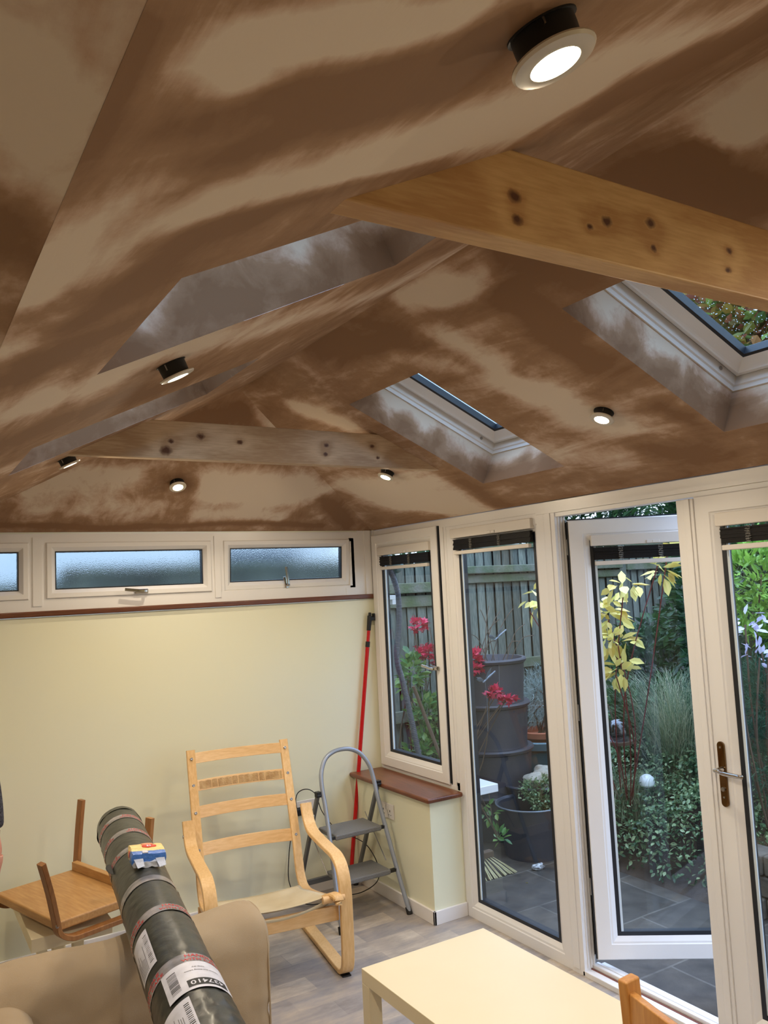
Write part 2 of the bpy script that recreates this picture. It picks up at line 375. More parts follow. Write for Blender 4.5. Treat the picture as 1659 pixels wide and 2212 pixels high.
def dryness(pl, x, y):
    w = noise.noise(V((x*3, y*3, 1.7)))*.05; w2 = noise.noise(V((x*3+9, y*3, 4.1)))*.05
    p = V((x+w, y+w2)); v = .36 if pl != 'F' else .52
    for q, pts, r, a in STROKES:
        if q != pl: continue
        d = 9
        if abs(p.x-pts[0][0]) > 2.5: continue
        for A, C in zip(pts, pts[1:]):
            A = V(A); C = V(C); t = max(0, min(1, (p-A).dot(C-A)/max(1e-6, (C-A).length_squared)))
            d = min(d, (p-A-(C-A)*t).length)
        if d < 2.2*r: v += a*.75*math.exp(-(d/r)**2*1.1)
    return v
def attr_dry_and_lit(o, vals):
    a = o.data.attributes.new('dry', 'FLOAT', 'POINT'); a.data.foreach_set('value', vals)
def frange(a, b, st):
    n = max(1, round((b-a)/st)); return [a+(b-a)*i/n for i in range(n+1)]
VELUX = [  # slope, x0, x1, y0, y1
    ('R', 1.745, 2.48, 2.53, 3.089), ('R', 1.745, 2.48, 1.185, 1.744),
    ('L', .355, 1.09, 2.53, 3.089), ('L', .355, 1.09, 1.10, 1.66)]
HD = .165; HO = .25
def slope_pt(sl, x, y, h=0):
    z = zR(x) if sl == 'R' else zL(x); k = KR if sl == 'R' else -KL; n = V((k, 0, 1)).normalized()
    return V((x, y, z))+n*h
def build_ceiling():
    bm = bmesh.new(); vals = []; cache = {}
    def vert(p, d):
        key = (round(p[0], 4), round(p[1], 4), round(p[2], 4))
        if key in cache: return cache[key]
        v = bm.verts.new(p); vals.append(d); cache[key] = v; return v
    def quad(ps, ds):
        vs = [vert(p, d) for p, d in zip(ps, ds)]
        if len(set(vs)) == 4: bm.faces.new(vs)
        elif len(set(vs)) == 3:
            u = []; [u.append(a) for a in vs if a not in u]; bm.faces.new(u)
    for sl in 'RL':
        xa, xb = (XR, R) if sl == 'R' else (XS, XR)
        hx = (1.745, 2.48) if sl == 'R' else (.355, 1.09)
        holes = [v for v in VELUX if v[0] == sl]
        st = .02
        xs = frange(xa, hx[0], st)[:-1]+frange(hx[0], hx[1], st)[:-1]+frange(hx[1], xb, st)
        yb = sorted({y for h in holes for y in h[3:5]}); ys = frange(Y0, .2, .1)[:-1]; last = .2
        for y in yb+[3.3]: ys += frange(last, y, st)[:-1]; last = y
        ys.append(3.3)
        D_ = {}
        def dr(x, y):
            k = (round(x, 4), round(y, 4))
            if k not in D_: D_[k] = dryness(sl, x, y)
            return D_[k]
        for i in range(len(xs)-1):
            for j in range(len(ys)-1):
                xm, ym = (xs[i]+xs[i+1])/2, (ys[j]+ys[j+1])/2
                if any(h[1] < xm < h[2] and h[3] < ym < h[4] for h in holes): continue
                q = [(xs[i], ys[j]), (xs[i+1], ys[j]), (xs[i+1], ys[j+1]), (xs[i], ys[j+1])]
                quad([slope_pt(sl, *p) for p in q], [dr(*p) for p in q])
        def yh(x):
            if sl == 'R': return YE+(D-YE)*(x-XR)/(R-XR)
            return YE+(D-YE)*(XR-x)/(XR-XL)
        n = 60
        for i in range(len(xs)-1):
            for j in range(n):
                q = []
                for x, jj in ((xs[i], j), (xs[i+1], j), (xs[i+1], j+1), (xs[i], j+1)):
                    q.append((x, 3.3+(yh(x)-3.3)*jj/n))
                quad([slope_pt(sl, *p) for p in q], [dr(*p) for p in q])
        # reveals of the roof windows: damp below, paler towards the glass as painted daylight
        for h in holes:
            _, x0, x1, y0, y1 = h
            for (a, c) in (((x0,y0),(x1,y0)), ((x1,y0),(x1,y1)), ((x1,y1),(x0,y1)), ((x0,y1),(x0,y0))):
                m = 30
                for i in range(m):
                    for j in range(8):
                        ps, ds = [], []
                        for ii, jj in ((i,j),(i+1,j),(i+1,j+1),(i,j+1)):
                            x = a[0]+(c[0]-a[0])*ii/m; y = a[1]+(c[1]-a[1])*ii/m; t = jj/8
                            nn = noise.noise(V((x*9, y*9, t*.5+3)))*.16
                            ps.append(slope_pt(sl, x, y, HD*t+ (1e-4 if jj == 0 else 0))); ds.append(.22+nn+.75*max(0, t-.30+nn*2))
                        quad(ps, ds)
    # back hip
    n, m = 110, 70
    for i in range(n):
        for j in range(m):
            q = []
            for ii, jj in ((i,j),(i+1,j),(i+1,j+1),(i,j+1)):
                t = jj/m; y = D-(D-YE)*t; xl = XL+(XR-XL)*t; xr = R-(R-XR)*t; x = xl+(xr-xl)*ii/n
                q.append(V((x, y, zB(y))))
            quad(q, [dryness('B', p.x, p.y) for p in q])
    # sliver between soffit line and eaves at the back, flat soffit of the house side
    xs = frange(-.75, XS, .04); ys = frange(0, 2.6, .04)
    for i in range(len(xs)-1):
        for j in range(len(ys)-1):
            q = [(xs[i],ys[j]),(xs[i+1],ys[j]),(xs[i+1],ys[j+1]),(xs[i],ys[j+1])]
            quad([V((x,y,ZF)) for x, y in q], [dryness('F', *p) for p in q])
    for a, c in (((XW-.1,Y0-.1),(-.75,D+.1)), ((-.75,Y0-.1),(XS,0)), ((-.75,2.6),(XS,D+.1)), ((XS,Y0-.1),(XS,Y0))):
        if c[0]-a[0] > 0: quad([V((a[0],a[1],ZF)),V((c[0],a[1],ZF)),V((c[0],c[1],ZF)),V((a[0],c[1],ZF))], [.5]*4)
    # outer roof skin
    def skin(sl):
        holes = [v for v in VELUX if v[0] == sl]
        xa, xb = (XR, R+.3) if sl == 'R' else (XW-.1, XR)
        if sl == 'L': xa = XL-.35
        xs = [xa, holes[0][1], holes[0][2], xb]; ys = sorted({Y0-.2, D+.3, *[y for h in holes for y in h[3:5]]})
        for i in range(3):
            for j in range(len(ys)-1):
                xm, ym = (xs[i]+xs[i+1])/2, (ys[j]+ys[j+1])/2
                if any(h[1] < xm < h[2] and h[3] < ym < h[4] for h in holes): continue
                quad([slope_pt(sl, x, y, HO) for x, y in ((xs[i],ys[j]),(xs[i+1],ys[j]),(xs[i+1],ys[j+1]),(xs[i],ys[j+1]))], [.3]*4)
    skin('R'); skin('L')
    # roof over the flat soffit
    quad([V((XW-.1,Y0-.2,ZF+.3)),V((XL,Y0-.2,ZF+.3)),V((XL,D+.3,ZF+.3)),V((XW-.1,D+.3,ZF+.3))], [.3]*4)
    me = bpy.data.meshes.new('ceiling'); bm.to_mesh(me); bm.free(); me.materials.append(PLASTER)
    o = bpy.data.objects.new('ceiling', me); COL.objects.link(o); attr_dry_and_lit(o, vals); setp(o, kind='structure')
build_ceiling()

# closing walls above the eaves (roof ends), outside of sight
bm = bmesh.new()
prism(bm, [(XL-.3,Y0,ZF-.02),(R+.05,Y0,ZF-.02),(R+.05,Y0,ZC),(XR,Y0,ZR+.35),(XL-.3,Y0,ZC)], (0,-.1,0))
box(bm, (XW-.1,Y0-.1,GZ), (R+.1,Y0,ZF))
struct('wall_near', bm, CREAMW)
struct('wall_left', B(((XW-.1,Y0,GZ),(XW,D+.1,ZF))), CREAMW)
struct('wall_back', B(((XW,D,GZ),(R+.1,D+.1,1.733)), ((XW,D,1.733),(-.25,D+.1,ZF)), ((-.25,D+.005,2.168),(R+.1,D+.1,2.45))), CREAMW)
# fascia over the right wall (keeps daylight out between frame head and roof)
struct('trim_fascia', B(((R+.02,Y0,2.172),(R+.1,D+.1,2.40))), UPVC)
struct('wall_right', B(((2.50,3.74,0),(2.705,D-.001,.635)), ((2.705,3.742,GZ),(2.80,D+.1,.66)), ((R,Y0,GZ),(R+.1,.5,ZC))), CREAMW)
struct('baseboard_back', B(((XW,D-.014,0),(2.486,D,.066))), SKIRT, bevel=.003)
bm = B(((2.486,3.726,0),(2.50,D-.014,.07)), ((2.486,3.726,0),(2.708,3.740,.07)))
struct('baseboard_right', bm, SKIRT, bevel=.002)
# ---------------------------------------------------------------- floor: greyish mixed vinyl planks
def floor_mat():
    m = bpy.data.materials.new('mixed_grey_vinyl'); m.use_nodes = True; nt = m.node_tree; L = nt.links.new; b = nt.nodes['Principled BSDF']
    tc = N(nt,'ShaderNodeTexCoord')
    mp = N(nt,'ShaderNodeMapping'); mp.inputs['Rotation'].default_value = (0,0,math.radians(0)); L(tc.outputs['Object'], mp.inputs[0])
    br = N(nt,'ShaderNodeTexBrick'); br.inputs['Scale'].default_value = 1; br.inputs['Brick Width'].default_value = .42; br.inputs['Row Height'].default_value = .14
    br.inputs['Mortar Size'].default_value = .002; br.inputs['Color1'].default_value = (0,0,0,1); br.inputs['Color2'].default_value = (1,1,1,1); br.inputs['Mortar'].default_value = (.35,.35,.35,1); br.offset = .37
    L(mp.outputs[0], br.inputs['Vector'])
    n1 = N(nt,'ShaderNodeTexNoise'); n1.inputs['Scale'].default_value = 9; n1.inputs['Detail'].default_value = 9; n1.inputs['Roughness'].default_value = .7
    ms = N(nt,'ShaderNodeMapping'); ms.inputs['Scale'].default_value = (.5,1.6,1); L(tc.outputs['Object'], ms.inputs[0]); L(ms.outputs[0], n1.inputs['Vector'])
    a = N(nt,'ShaderNodeMath', operation='MULTIPLY'); a.inputs[1].default_value = .32; L(br.outputs[0], a.inputs[0])
    c = N(nt,'ShaderNodeMath', operation='MULTIPLY_ADD'); c.inputs[1].default_value = .9; L(n1.outputs[0], c.inputs[0]); L(a.outputs[0], c.inputs[2])
    cr = N(nt,'ShaderNodeValToRGB'); e = cr.color_ramp.elements; e[0].position = .3; e[0].color = rgb(122,116,114); e[1].position = .9; e[1].color = rgb(204,192,176)
    x = e.new(.5); x.color = rgb(150,144,142); x = e.new(.68); x.color = rgb(172,160,148)
    L(c.outputs[0], cr.inputs[0]); L(cr.outputs[0], b.inputs['Base Color']); b.inputs['Roughness'].default_value = .42
    return m
struct('floor', B(((XW,Y0,GZ-.05),(R+.0,D,0))), floor_mat())

# ---------------------------------------------------------------- windows
SASH = [(0,-.06),(0,-.004),(.004,0),(.054,0),(.058,-.004),(.064,-.005),(.084,-.016),(.088,-.02),(.088,-.06)]
FRAMEP = [(0,-.07),(0,-.002),(.002,0),(.030,0),(.038,-.004),(.044,-.012),(.05,-.014),(.05,-.07)]
MB_ = axes((0, D, 0), (1,0,0), (0,0,1), (0,-1,0))    # back wall: u=x, v=z, n towards the room
MR_ = axes((R, 0, 0), (0,-1,0), (0,0,1), (-1,0,0))   # right wall: u=-y, v=z
SPACER = mat('pale_glazing_spacer', (206,218,226), .4)
def pane_box(M, u0, u1, v0, v1, n0=-.045, n1=-.025):
    bm = bmesh.new(); box(bm, (u0,v0,n0), (u1,v1,n1), M); return bm
def gasket(M, u0, u1, v0, v1, w=.006, n0=-.058, n1=-.016):
    bm = bmesh.new(); ring(bm, M, u0, u1, v0, v1, [(0,n0),(0,n1),(w,n1),(w,n0)]); return bm
def frost_mat():
    m = bpy.data.materials.new('frosted_glass'); m.use_nodes = True; nt = m.node_tree; L = nt.links.new; b = nt.nodes['Principled BSDF']
    b.inputs['Base Color'].default_value = (.72,.80,.82,1); b.inputs['Transmission Weight'].default_value = 1; b.inputs['Roughness'].default_value = .22; b.inputs['IOR'].default_value = 1.2
    tc = N(nt,'ShaderNodeTexCoord'); vo = N(nt,'ShaderNodeTexNoise'); vo.inputs['Scale'].default_value = 190; vo.inputs['Detail'].default_value = 1; L(tc.outputs['Object'], vo.inputs['Vector'])
    bp = N(nt,'ShaderNodeBump'); bp.inputs['Strength'].default_value = .35; bp.inputs['Distance'].default_value = .004; L(vo.outputs[0], bp.inputs['Height']); L(bp.outputs[0], b.inputs['Normal'])
    return m
FROST = frost_mat()
def lever_handle(M, parent, tilt=0, flip=1):
    """espagnolette window handle: base plate + tapering lever, local u along the lever"""
    bm = bmesh.new(); box(bm, (-.055,-.012,0), (.02,.012,.010), M)
    pl = part('handle_plate', bm, CHROME, parent, bevel=.004)
    bm = bmesh.new(); cyl(bm, M @ V((0,0,.005)), M @ V((0,0,.032)), .009, n=14)
    pts = [M @ V(p) for p in ((0.004,0,.034),(-.01,.0,.036),(-.05,.004+tilt,.036),(-.115,.012+tilt*2,.034))]
    sweep(bm, smooth_path(pts, 6), rect(.016,.010,.003), up=M.to_3x3() @ V((0,0,1)), scale=None)
    part('handle_lever', bm, CHROME, pl, smooth=True)
def window(name, M, u0, u1, v0, v1, glass, tiltv=None, w=.088):
    t = bpy.data.objects.new(name, None); COL.objects.link(t); t.location = M @ V(((u0+u1)/2, v0, 0)); WM[t.name] = Matrix.Translation(t.location); setp(t, kind='structure')
    return t
# outer frame of the back wall band
bm = bmesh.new()
ring(bm, MB_, -.25, 2.61, 1.764, 2.17, [(0,-.07),(0,.0),(.060,0),(.064,-.004),(.064,-.07)])
for a, b_ in ((.618,.708),(1.606,1.686)):
    box(bm, (a,1.79,-.069), (b_,2.15,-.0005), MB_); box(bm, (a+.022,1.79,-.001), (b_-.022,2.15,.006), MB_)
box(bm, (2.533,1.80,-.07), (2.57,2.13,0), MB_)
box(bm, (2.61,1.764,-.07), (2.70,2.178,-.004), MB_); box(bm, (2.645,1.764,-.07), (2.69,2.178,.012), MB_)
box(bm, (2.50,1.764,-.07), (2.61,1.812,.002), MB_)
struct('trim_corner_post', B(((2.706,4.545,.60),(2.80,D+.12,2.30)), ((2.60,D+.001,1.70),(2.80,D+.12,2.30))), UPVC)
struct('trim_back_window_frame', bm, UPVC)
for i, (a, b_, op) in enumerate(((-.20,.620,0), (.706,1.608,0), (1.686,2.535,.075))):
    t = window('window_%d' % (i+1), MB_, a, b_, 1.825, 2.125, FROST)
    M = MB_.copy()
    if op: M = MB_ @ Matrix.Translation((0,2.12,0)) @ Matrix.Rotation(op, 4, 'X') @ Matrix.Translation((0,-2.12,0))
    bm = bmesh.new()
    pr = [(0,-.05),(0,.006),(.004,.010),(.026,.010),(.032,.004),(.042,-.006),(.046,-.012),(.046,-.05)]
    ring(bm, M, a, b_, 1.827, 2.123, pr)
    part('window_sash', bm, UPVC, t)
    part('gasket', gasket(M, a+.045, b_-.045, 1.872, 2.078, .007, -.05, -.012), GASKET, t)
    part('pane', pane_box(M, a+.05, b_-.05, 1.877, 2.073, -.042, -.02), FROST, t)
    if i == 1:
        lever_handle(MB_ @ Matrix.Translation((1.215,1.846,.010)), t)
    if i == 2:
        lever_handle(M @ Matrix.Translation((2.09,1.846,.010)) @ Matrix.Rotation(math.radians(-75), 4, 'Z'), t)
# stained strip under the band
struct('trim_sill_strip', B(((-.28,D-.022,1.735),(2.70,D+.01,1.764))), SILLX, bevel=.006)
# right wall frames -------------------------------------------------
bm = bmesh.new()
HP = 2.128
box(bm, (-D+.003,HP,-.07), (-.5,2.174,.0), MR_)          # head
box(bm, (-2.98,2.098,-.07), (-1.33,2.132,-.006), MR_)
box(bm, (-2.98,2.118,-.03), (-.55,2.136,.006), MR_)
box(bm, (-D+.003,.66,-.07), (-4.545,HP,0), MR_)
box(bm, (-3.822,.66,-.07), (-3.742,HP,0), MR_); box(bm, (-3.800,.66,0), (-3.765,HP,.005), MR_)
box(bm, (-D+.003,.655,-.07), (-3.742,.700,0), MR_); box(bm, (-D+.003,.66,0), (-3.76,.682,.006), MR_)
struct('trim_right_frame', bm, UPVC)
# window_4: casement beside the corner, unlatched
t = window('window_4', MR_, -4.55, -3.817, .70, 2.135, GLASS)
bm = bmesh.new(); ring(bm, MR_, -4.552, -3.815, .682, 2.142, [(i, n+.022) for i, n in SASH]); part('window_sash', bm, UPVC, t)
part('gasket', gasket(MR_, -4.468, -3.901, .766, 2.058, .020, -.04, .0), GASKET, t)
bm = bmesh.new(); box(bm, (-3.817,.69,-.02), (-3.807,2.14,.012), MR_); part('gasket', bm, GASKET, t)
part('pane', pane_box(MR_, -4.46, -3.909, .774, 2.05, -.035, -.012), GLASS, t)
bm = bmesh.new(); box(bm, (-4.448,.786,-.02), (-4.439,2.0,-.009), MR_); part('glazing_spacer', bm, SPACER, t)
lever_handle(MR_ @ Matrix.Translation((-3.862,1.325,.022)), t)
# window_5: fixed full height light
t = window('window_5', MR_, -3.742, -2.98, 0, 2.13, GLASS)
bm = bmesh.new(); ring(bm, MR_, -3.742, -2.93, .0, 2.128, [(0,-.07),(0,-.002),(.002,0),(.052,0),(.056,-.004),(.066,-.005),(.084,-.016),(.09,-.02),(.09,-.07)]); part('window_frame', bm, UPVC, t)
part('gasket', gasket(MR_, -3.657, -3.015, .085, 2.045, .020, -.06, -.018), GASKET, t)
part('pane', pane_box(MR_, -3.648, -3.024, .095, 2.036), GLASS, t)
bm = bmesh.new(); box(bm, (-3.637,.10,-.026), (-3.627,2.03,-.0205), MR_); part('glazing_spacer', bm, SPACER, t)
# jamb of the doors and threshold
bm = bmesh.new()
box(bm, (-2.932,.0,-.07), (-2.856,2.13,0), MR_); box(bm, (-2.92,.02,0), (-2.884,2.12,.004), MR_)
for k, n in enumerate((-.018,-.036,-.054)): box(bm, (-2.858,.03,n-.008), (-2.850,2.10,n), MR_)
bm2 = bmesh.new(); box(bm2, (-2.858,.03,-.027), (-2.8535,2.10,-.021), MR_); 
struct('trim_door_jamb', bm, UPVC, bevel=.002); struct('trim_jamb_seal', bm2, GASKET)
bm = bmesh.new(); box(bm, (-2.87,-.1,-.14), (-1.33,.022,.0), MR_); box(bm, (-2.87,.022,-.10), (-1.33,.034,-.085), MR_); box(bm, (-2.87,.022,-.07), (-1.33,.040,-.05), MR_)
struct('trim_threshold', bm, UPVC, bevel=.003)
bm = bmesh.new(); box(bm, (-2.86,.020,-.047), (-1.33,.0245,-.038), MR_); struct('trim_threshold_strip', bm, mat('rust_brown_seal', (120,70,60), .6))
bm = bmesh.new(); box(bm, (-3.742,-.12,-.10), (-2.87,.0,.0), MR_); struct('trim_base', bm, UPVC)
# blinds -----------------------------------------------------------
def blind(M, u0, u1, vt, parent, n=-.01, gaps=(.25,.62)):
    bm = bmesh.new(); box(bm, (u0-.012,vt-.052,n-.012), (u1+.012,vt,n+.022), M); hr = part('blind_headrail', bm, BLINDW, parent, bevel=.004)
    bm = bmesh.new(); uc = u0+(u1-u0)*.55; box(bm, (uc-.03,vt-.05,n+.02), (uc+.03,vt-.036,n+.028), M); box(bm, (uc-.002,vt-.05,n+.02), (uc+.002,vt-.036,n+.03), M); part('tilt_slider', bm, BLINDW, hr, bevel=.002)
    bm = bmesh.new(); k = 9; top = vt-.060; h = .058
    for i in range(k):
        z = top-h*i/k; j = random.uniform(-.003,.003)
        box(bm, (u0+abs(j),z-h/k*.95,n-.008), (u1-.004-abs(j),z,n+.012+j), M)
    part('blind_slats', bm, SLAT, parent)
    for g in gaps:
        uu = u0+(u1-u0)*g; bm = bmesh.new()
        for i in range(7):
            z = top+.004-(h+.006)*i/7
            tube(bm, [M @ V((uu+math.sin(q*1.3+i)*.011, z-.005-.003*math.sin(q*2), n+.014+.003*math.cos(q*2.1+i))) for q in range(7)], .0017, 5)
        part('blind_cord', bm, CORD, parent)
    bm = bmesh.new(); box(bm, (u0+.003,top-h-.026,n-.010), (u1-.02,top-h-.006,n+.012), M); part('blind_bottom_rail', bm, BLINDW, parent, bevel=.003)
blind(MR_, -4.464, -3.905, 2.058, bpy.data.objects['window_4'], n=.005)
blind(MR_, -3.668, -3.02, 2.108, bpy.data.objects['window_5'], n=-.002)
# doors --------------------------------------------------------------
LEAF = [(0,-.065),(0,-.004),(.004,0),(.066,0),(.070,-.004),(.078,-.005),(.096,-.016),(.10,-.02),(.10,-.05),(.095,-.065)]
def door(name, M, wd, v0, v1, glass_top=2.0, blindgaps=(.25,.62)):
    t = bpy.data.objects.new(name, None); COL.objects.link(t); t.location = M @ V((0,v0,0)); WM[t.name] = Matrix.Translation(t.location); setp(t, kind='structure')
    bm = bmesh.new(); ring(bm, M, 0, wd, v0, v1, LEAF); part('door_leaf', bm, UPVC, t)
    part('gasket', gasket(M, .097, wd-.097, v0+.097, v1-.097, .019, -.05, -.018), GASKET, t)
    part('pane', pane_box(M, .106, wd-.106, v0+.106, v1-.106), GLASS, t)
    bm = bmesh.new(); box(bm, (.116,v0+.116,-.026), (.127,v1-.112,-.0205), M); part('glazing_spacer', bm, SPACER, t)
    blind(M, .112, wd-.108, v1-.075, t, n=-.006, gaps=blindgaps)
    return t
# open leaf, hinged at the far jamb and swung outwards
hp = V((2.752, 2.812, 0)); dd = V((.575,-.426,0)).normalized(); nn = V((0,0,1)).cross(dd); nn = -nn if nn.dot(V((-1,-1,0))) < 0 else nn
MO = axes(hp, dd, (0,0,1), nn)
d1 = door('door_1', MO, .715, .075, 2.075)
bm = bmesh.new(); box(bm, (-.006,.08,-.062), (.0,2.07,-.050), MO); box(bm, (-.006,.08,-.012), (0,2.07,-.002), MO); box(bm, (-.003,.08,-.050), (.0,2.07,-.012), MO); part('edge_seal', bm, BLACK, d1)
bm = bmesh.new(); box(bm, (.0,2.07,-.066), (.715,2.083,-.03), MO); part('top_drip_seal', bm, GASKET, d1)
for z in (.33, 1.12, 1.90):
    bm = bmesh.new(); cyl(bm, (2.797,2.842,z), (2.797,2.842,z+.10), .014, n=16); cyl(bm, (2.797,2.842,z+.10), (2.797,2.842,z+.106), .010, .004, n=16)
    box(bm, (2.775,2.835,z+.012), (2.80,2.856,z+.088)); box(bm, (2.79,2.80,z+.035), (2.822,2.845,z+.06)); part('hinge', bm, UPVC, d1, bevel=.002)
# outside lever of the open leaf on the meeting stile
bm = bmesh.new(); box(bm, (.655,1.0,-.078), (.688,1.24,-.064), MO); dp = part('door_handle', bm, CHROME, d1, bevel=.006)
bm = bmesh.new(); tube(bm, smooth_path([MO @ V(p) for p in ((.671,1.16,-.075),(.671,1.16,-.115),(.66,1.16,-.122),(.54,1.15,-.120))], 6), .009, 10); part('handle_lever', bm, CHROME, dp, smooth=True)
# closed leaf with meeting piece and lever handle
MD = axes((R-.004,2.068,0), (0,-1,0), (0,0,1), (-1,0,0))
d2 = door('door_2', MD, .70, .075, 2.098)
bm = bmesh.new()
box(bm, (-.078,.03,-.03), (.002,2.092,.006), MD); box(bm, (-.040,.03,.006), (-.012,2.092,.012), MD); part('meeting_stile', bm, UPVC, d2, bevel=.003)
hz = 1.036; u = .036
bm = bmesh.new(); prof = []
for i in range(13): a = math.pi*i/12; prof.append((math.cos(a)*.0155, .106+math.sin(a)*.0155))
for i in range(13): a = math.pi+math.pi*i/12; prof.append((math.cos(a)*.0155, -.106+math.sin(a)*.0155))
prism(bm, [MD @ V((u+a, hz+b_, 0)) for a, b_ in prof], MD.to_3x3() @ V((0,0,.010)))
BRASSY = mat('dark_gold_chrome', (120,92,60), .06, 1)
pl = part('handle_plate', bm, BRASSY, d2, bevel=.003)
bm = bmesh.new(); hv = hz+.018
cyl(bm, MD @ V((u,hv,.008)), MD @ V((u,hv,.045)), .0115, .009, n=18)
sweep(bm, smooth_path([MD @ V(p) for p in ((u-.006,hv,.044),(u+.012,hv+.002,.050),(u+.04,hv-.004,.050),(u+.095,hv-.006,.046),(u+.108,hv-.007,.040))], 8), circ(.0085,12), up=(0,0,1)); part('handle_lever', bm, CHROME, pl, smooth=True)
bm = bmesh.new(); cyl(bm, MD @ V((u,hz-.055,.010)), MD @ V((u,hz-.055,.016)), .008, n=18); cyl(bm, MD @ V((u,hz-.085,.010)), MD @ V((u,hz-.085,.012)), .004, n=10); cyl(bm, MD @ V((u,hz+.10,.010)), MD @ V((u,hz+.10,.012)), .004, n=10)
part('keyhole', bm, STEEL, pl)
# the rest of the glazed wall, beside the camera: unseen, added to let daylight in
bm = bmesh.new(); box(bm, (-1.36,0,-.07), (-1.30,2.13,0), MR_)
ring(bm, MR_, -1.30, -.5, 0, 2.128, [(0,-.07),(0,0),(.054,0),(.09,-.02),(.09,-.07)]); struct('trim_added_side_frame', bm, UPVC)
t = window('window_6', MR_, -1.21, -.59, .09, 2.04, GLASS); part('pane', pane_box(MR_, -1.21, -.59, .09, 2.04), GLASS, t)
# roof windows --------------------------------------------------------
DROP = mat('rain_water', (240,246,250), .02, **{'Transmission Weight': 1.0, 'IOR': 1.33})
VGL = glass_mat('roof_glass', (.86,.94,.95), 1.0)
for i, (sl, x0, x1, y0, y1) in enumerate(VELUX):
    k = KR if sl == 'R' else -KL; n = V((k,0,1)).normalized(); up = V((-k,0,k*k)).normalized() if sl == 'R' else V((-k,0,k*k)).normalized()
    up = n.cross(V((0,1,0))).normalized()
    xa, xb = (x0, x1)
    o_ = slope_pt(sl, xa, y0, HD); e_ = slope_pt(sl, xb, y0, HD); sv = (e_-o_).normalized(); ln = (e_-o_).length
    M = axes(o_, (0,1,0), sv, -n); wy = y1-y0
    t = bpy.data.objects.new('window_%d' % (7+i), None); COL.objects.link(t); t.location = o_; WM[t.name] = Matrix.Translation(o_); setp(t, kind='structure')
    bm = bmesh.new(); ring(bm, M, 0, wy, 0, ln, [(-.01,.004),(.006,.004),(.006,-.012),(.012,-.016),(.014,-.05),(.022,-.05),(.022,-.12),(-.01,-.12)]); fr = part('window_frame', bm, UPVC, t)
    for vv in ((.10, ln-.10)):
        bm = bmesh.new(); cyl(bm, M @ V((wy-.0145,vv,-.034)), M @ V((wy-.0165,vv,-.034)), .0075, n=16); part('screw_cap', bm, STEEL, fr)
        bm = bmesh.new(); cyl(bm, M @ V((.0145,vv,-.034)), M @ V((.0165,vv,-.034)), .0075, n=16); part('screw_cap', bm, STEEL, fr)
    bm = bmesh.new(); ring(bm, M, .022, wy-.022, .022, ln-.022, [(0,-.052),(.0,-.044),(.018,-.040),(.022,-.044),(.028,-.048),(.062,-.066),(.062,-.11),(0,-.11)]); sa = part('window_sash', bm, UPVC, t)
    bm = bmesh.new(); ring(bm, M, .083, wy-.083, .083, ln-.083, [(0,-.066),(0,-.10),(.012,-.10),(.012,-.07)]); part('gasket', bm, GASKET, sa)
    bm = bmesh.new(); box(bm, (.085,.085,-.105), (wy-.085,ln-.085,-.085), M); part('pane', bm, VGL, sa)
    if sl == 'R':
        rr_ = random.Random(50+i); bm = bmesh.new()
        for _ in range(700):
            r_ = rr_.uniform(.0010,.0026); u_, v_ = rr_.uniform(.10,wy-.10), rr_.uniform(.10,ln-.10)
            bmesh.ops.create_icosphere(bm, subdivisions=1, radius=r_, matrix=M @ Matrix.Translation((u_,v_,-.1055)) @ Matrix.Diagonal((1,1,.5,1)))
        dr_ = part('rain_droplets', bm, DROP, t, smooth=True, recalc=False); dr_['kind'] = 'stuff'
    bm = bmesh.new(); ring(bm, M, -.06, wy+.06, -.06, ln+.06, [(0,-.05),(0,-.16),(.08,-.16),(.08,-.05)]); part('outer_flashing', bm, mat('lead_grey', (70,74,78), .5), t)
# ---------------------------------------------------------------- timber tie beams
def beam(name, y, z0, z1, th, xa, xb, knots, label, m, c1=(184,140,88), c2=(214,176,122)):
    """front face at y, ends cut to the two slopes"""
    def xl(z): return XL+(z-ZC)/KL
    def xr(z): return R-(z-ZC)/KR
    o = bpy.data.objects.new(name, None)
    c = V(((xl(z0)+xr(z0))/2, y, z0))
    bm = bmesh.new(); e = .012
    prism(bm, [(xl(z0)-e,y,z0),(xr(z0)+e,y,z0),(xr(z1)+e,y,z1),(xl(z1)-e,y,z1)], (0,th,0))
    bm.transform(Matrix.Translation(-c)); bmesh.ops.recalc_face_normals(bm, faces=bm.faces)
    me = bpy.data.meshes.new(name); bm.to_mesh(me); bm.free()
    kk = [(x-c.x, 0, z-c.z, r) for x, z, r in knots]
    me.materials.append(wood_mat(m, c1, c2, kk, grain=46, axis=0, rough=.5, stretch=9, streak=1.0))
    o = bpy.data.objects.new(name, me); COL.objects.link(o); o.location = c
    md = o.modifiers.new('bevel','BEVEL'); md.width = .003; md.segments = 2; md.limit_method = 'ANGLE'
    return setp(o, label, 'beam')
beam('timber_beam', .951, 2.3487, 2.5035, .049, 0, 0, BEAM1_KNOTS, 'golden pine tie beam with oval grain crossing below the ridge, nearest the camera', 'near_pine')
beam('timber_beam', 3.2122, 2.3631, 2.521, .045, 0, 0, BEAM2_KNOTS, 'pale knotty pine tie beam under the far hip, above the frosted windows', 'far_pine', (176,146,114), (210,184,152))
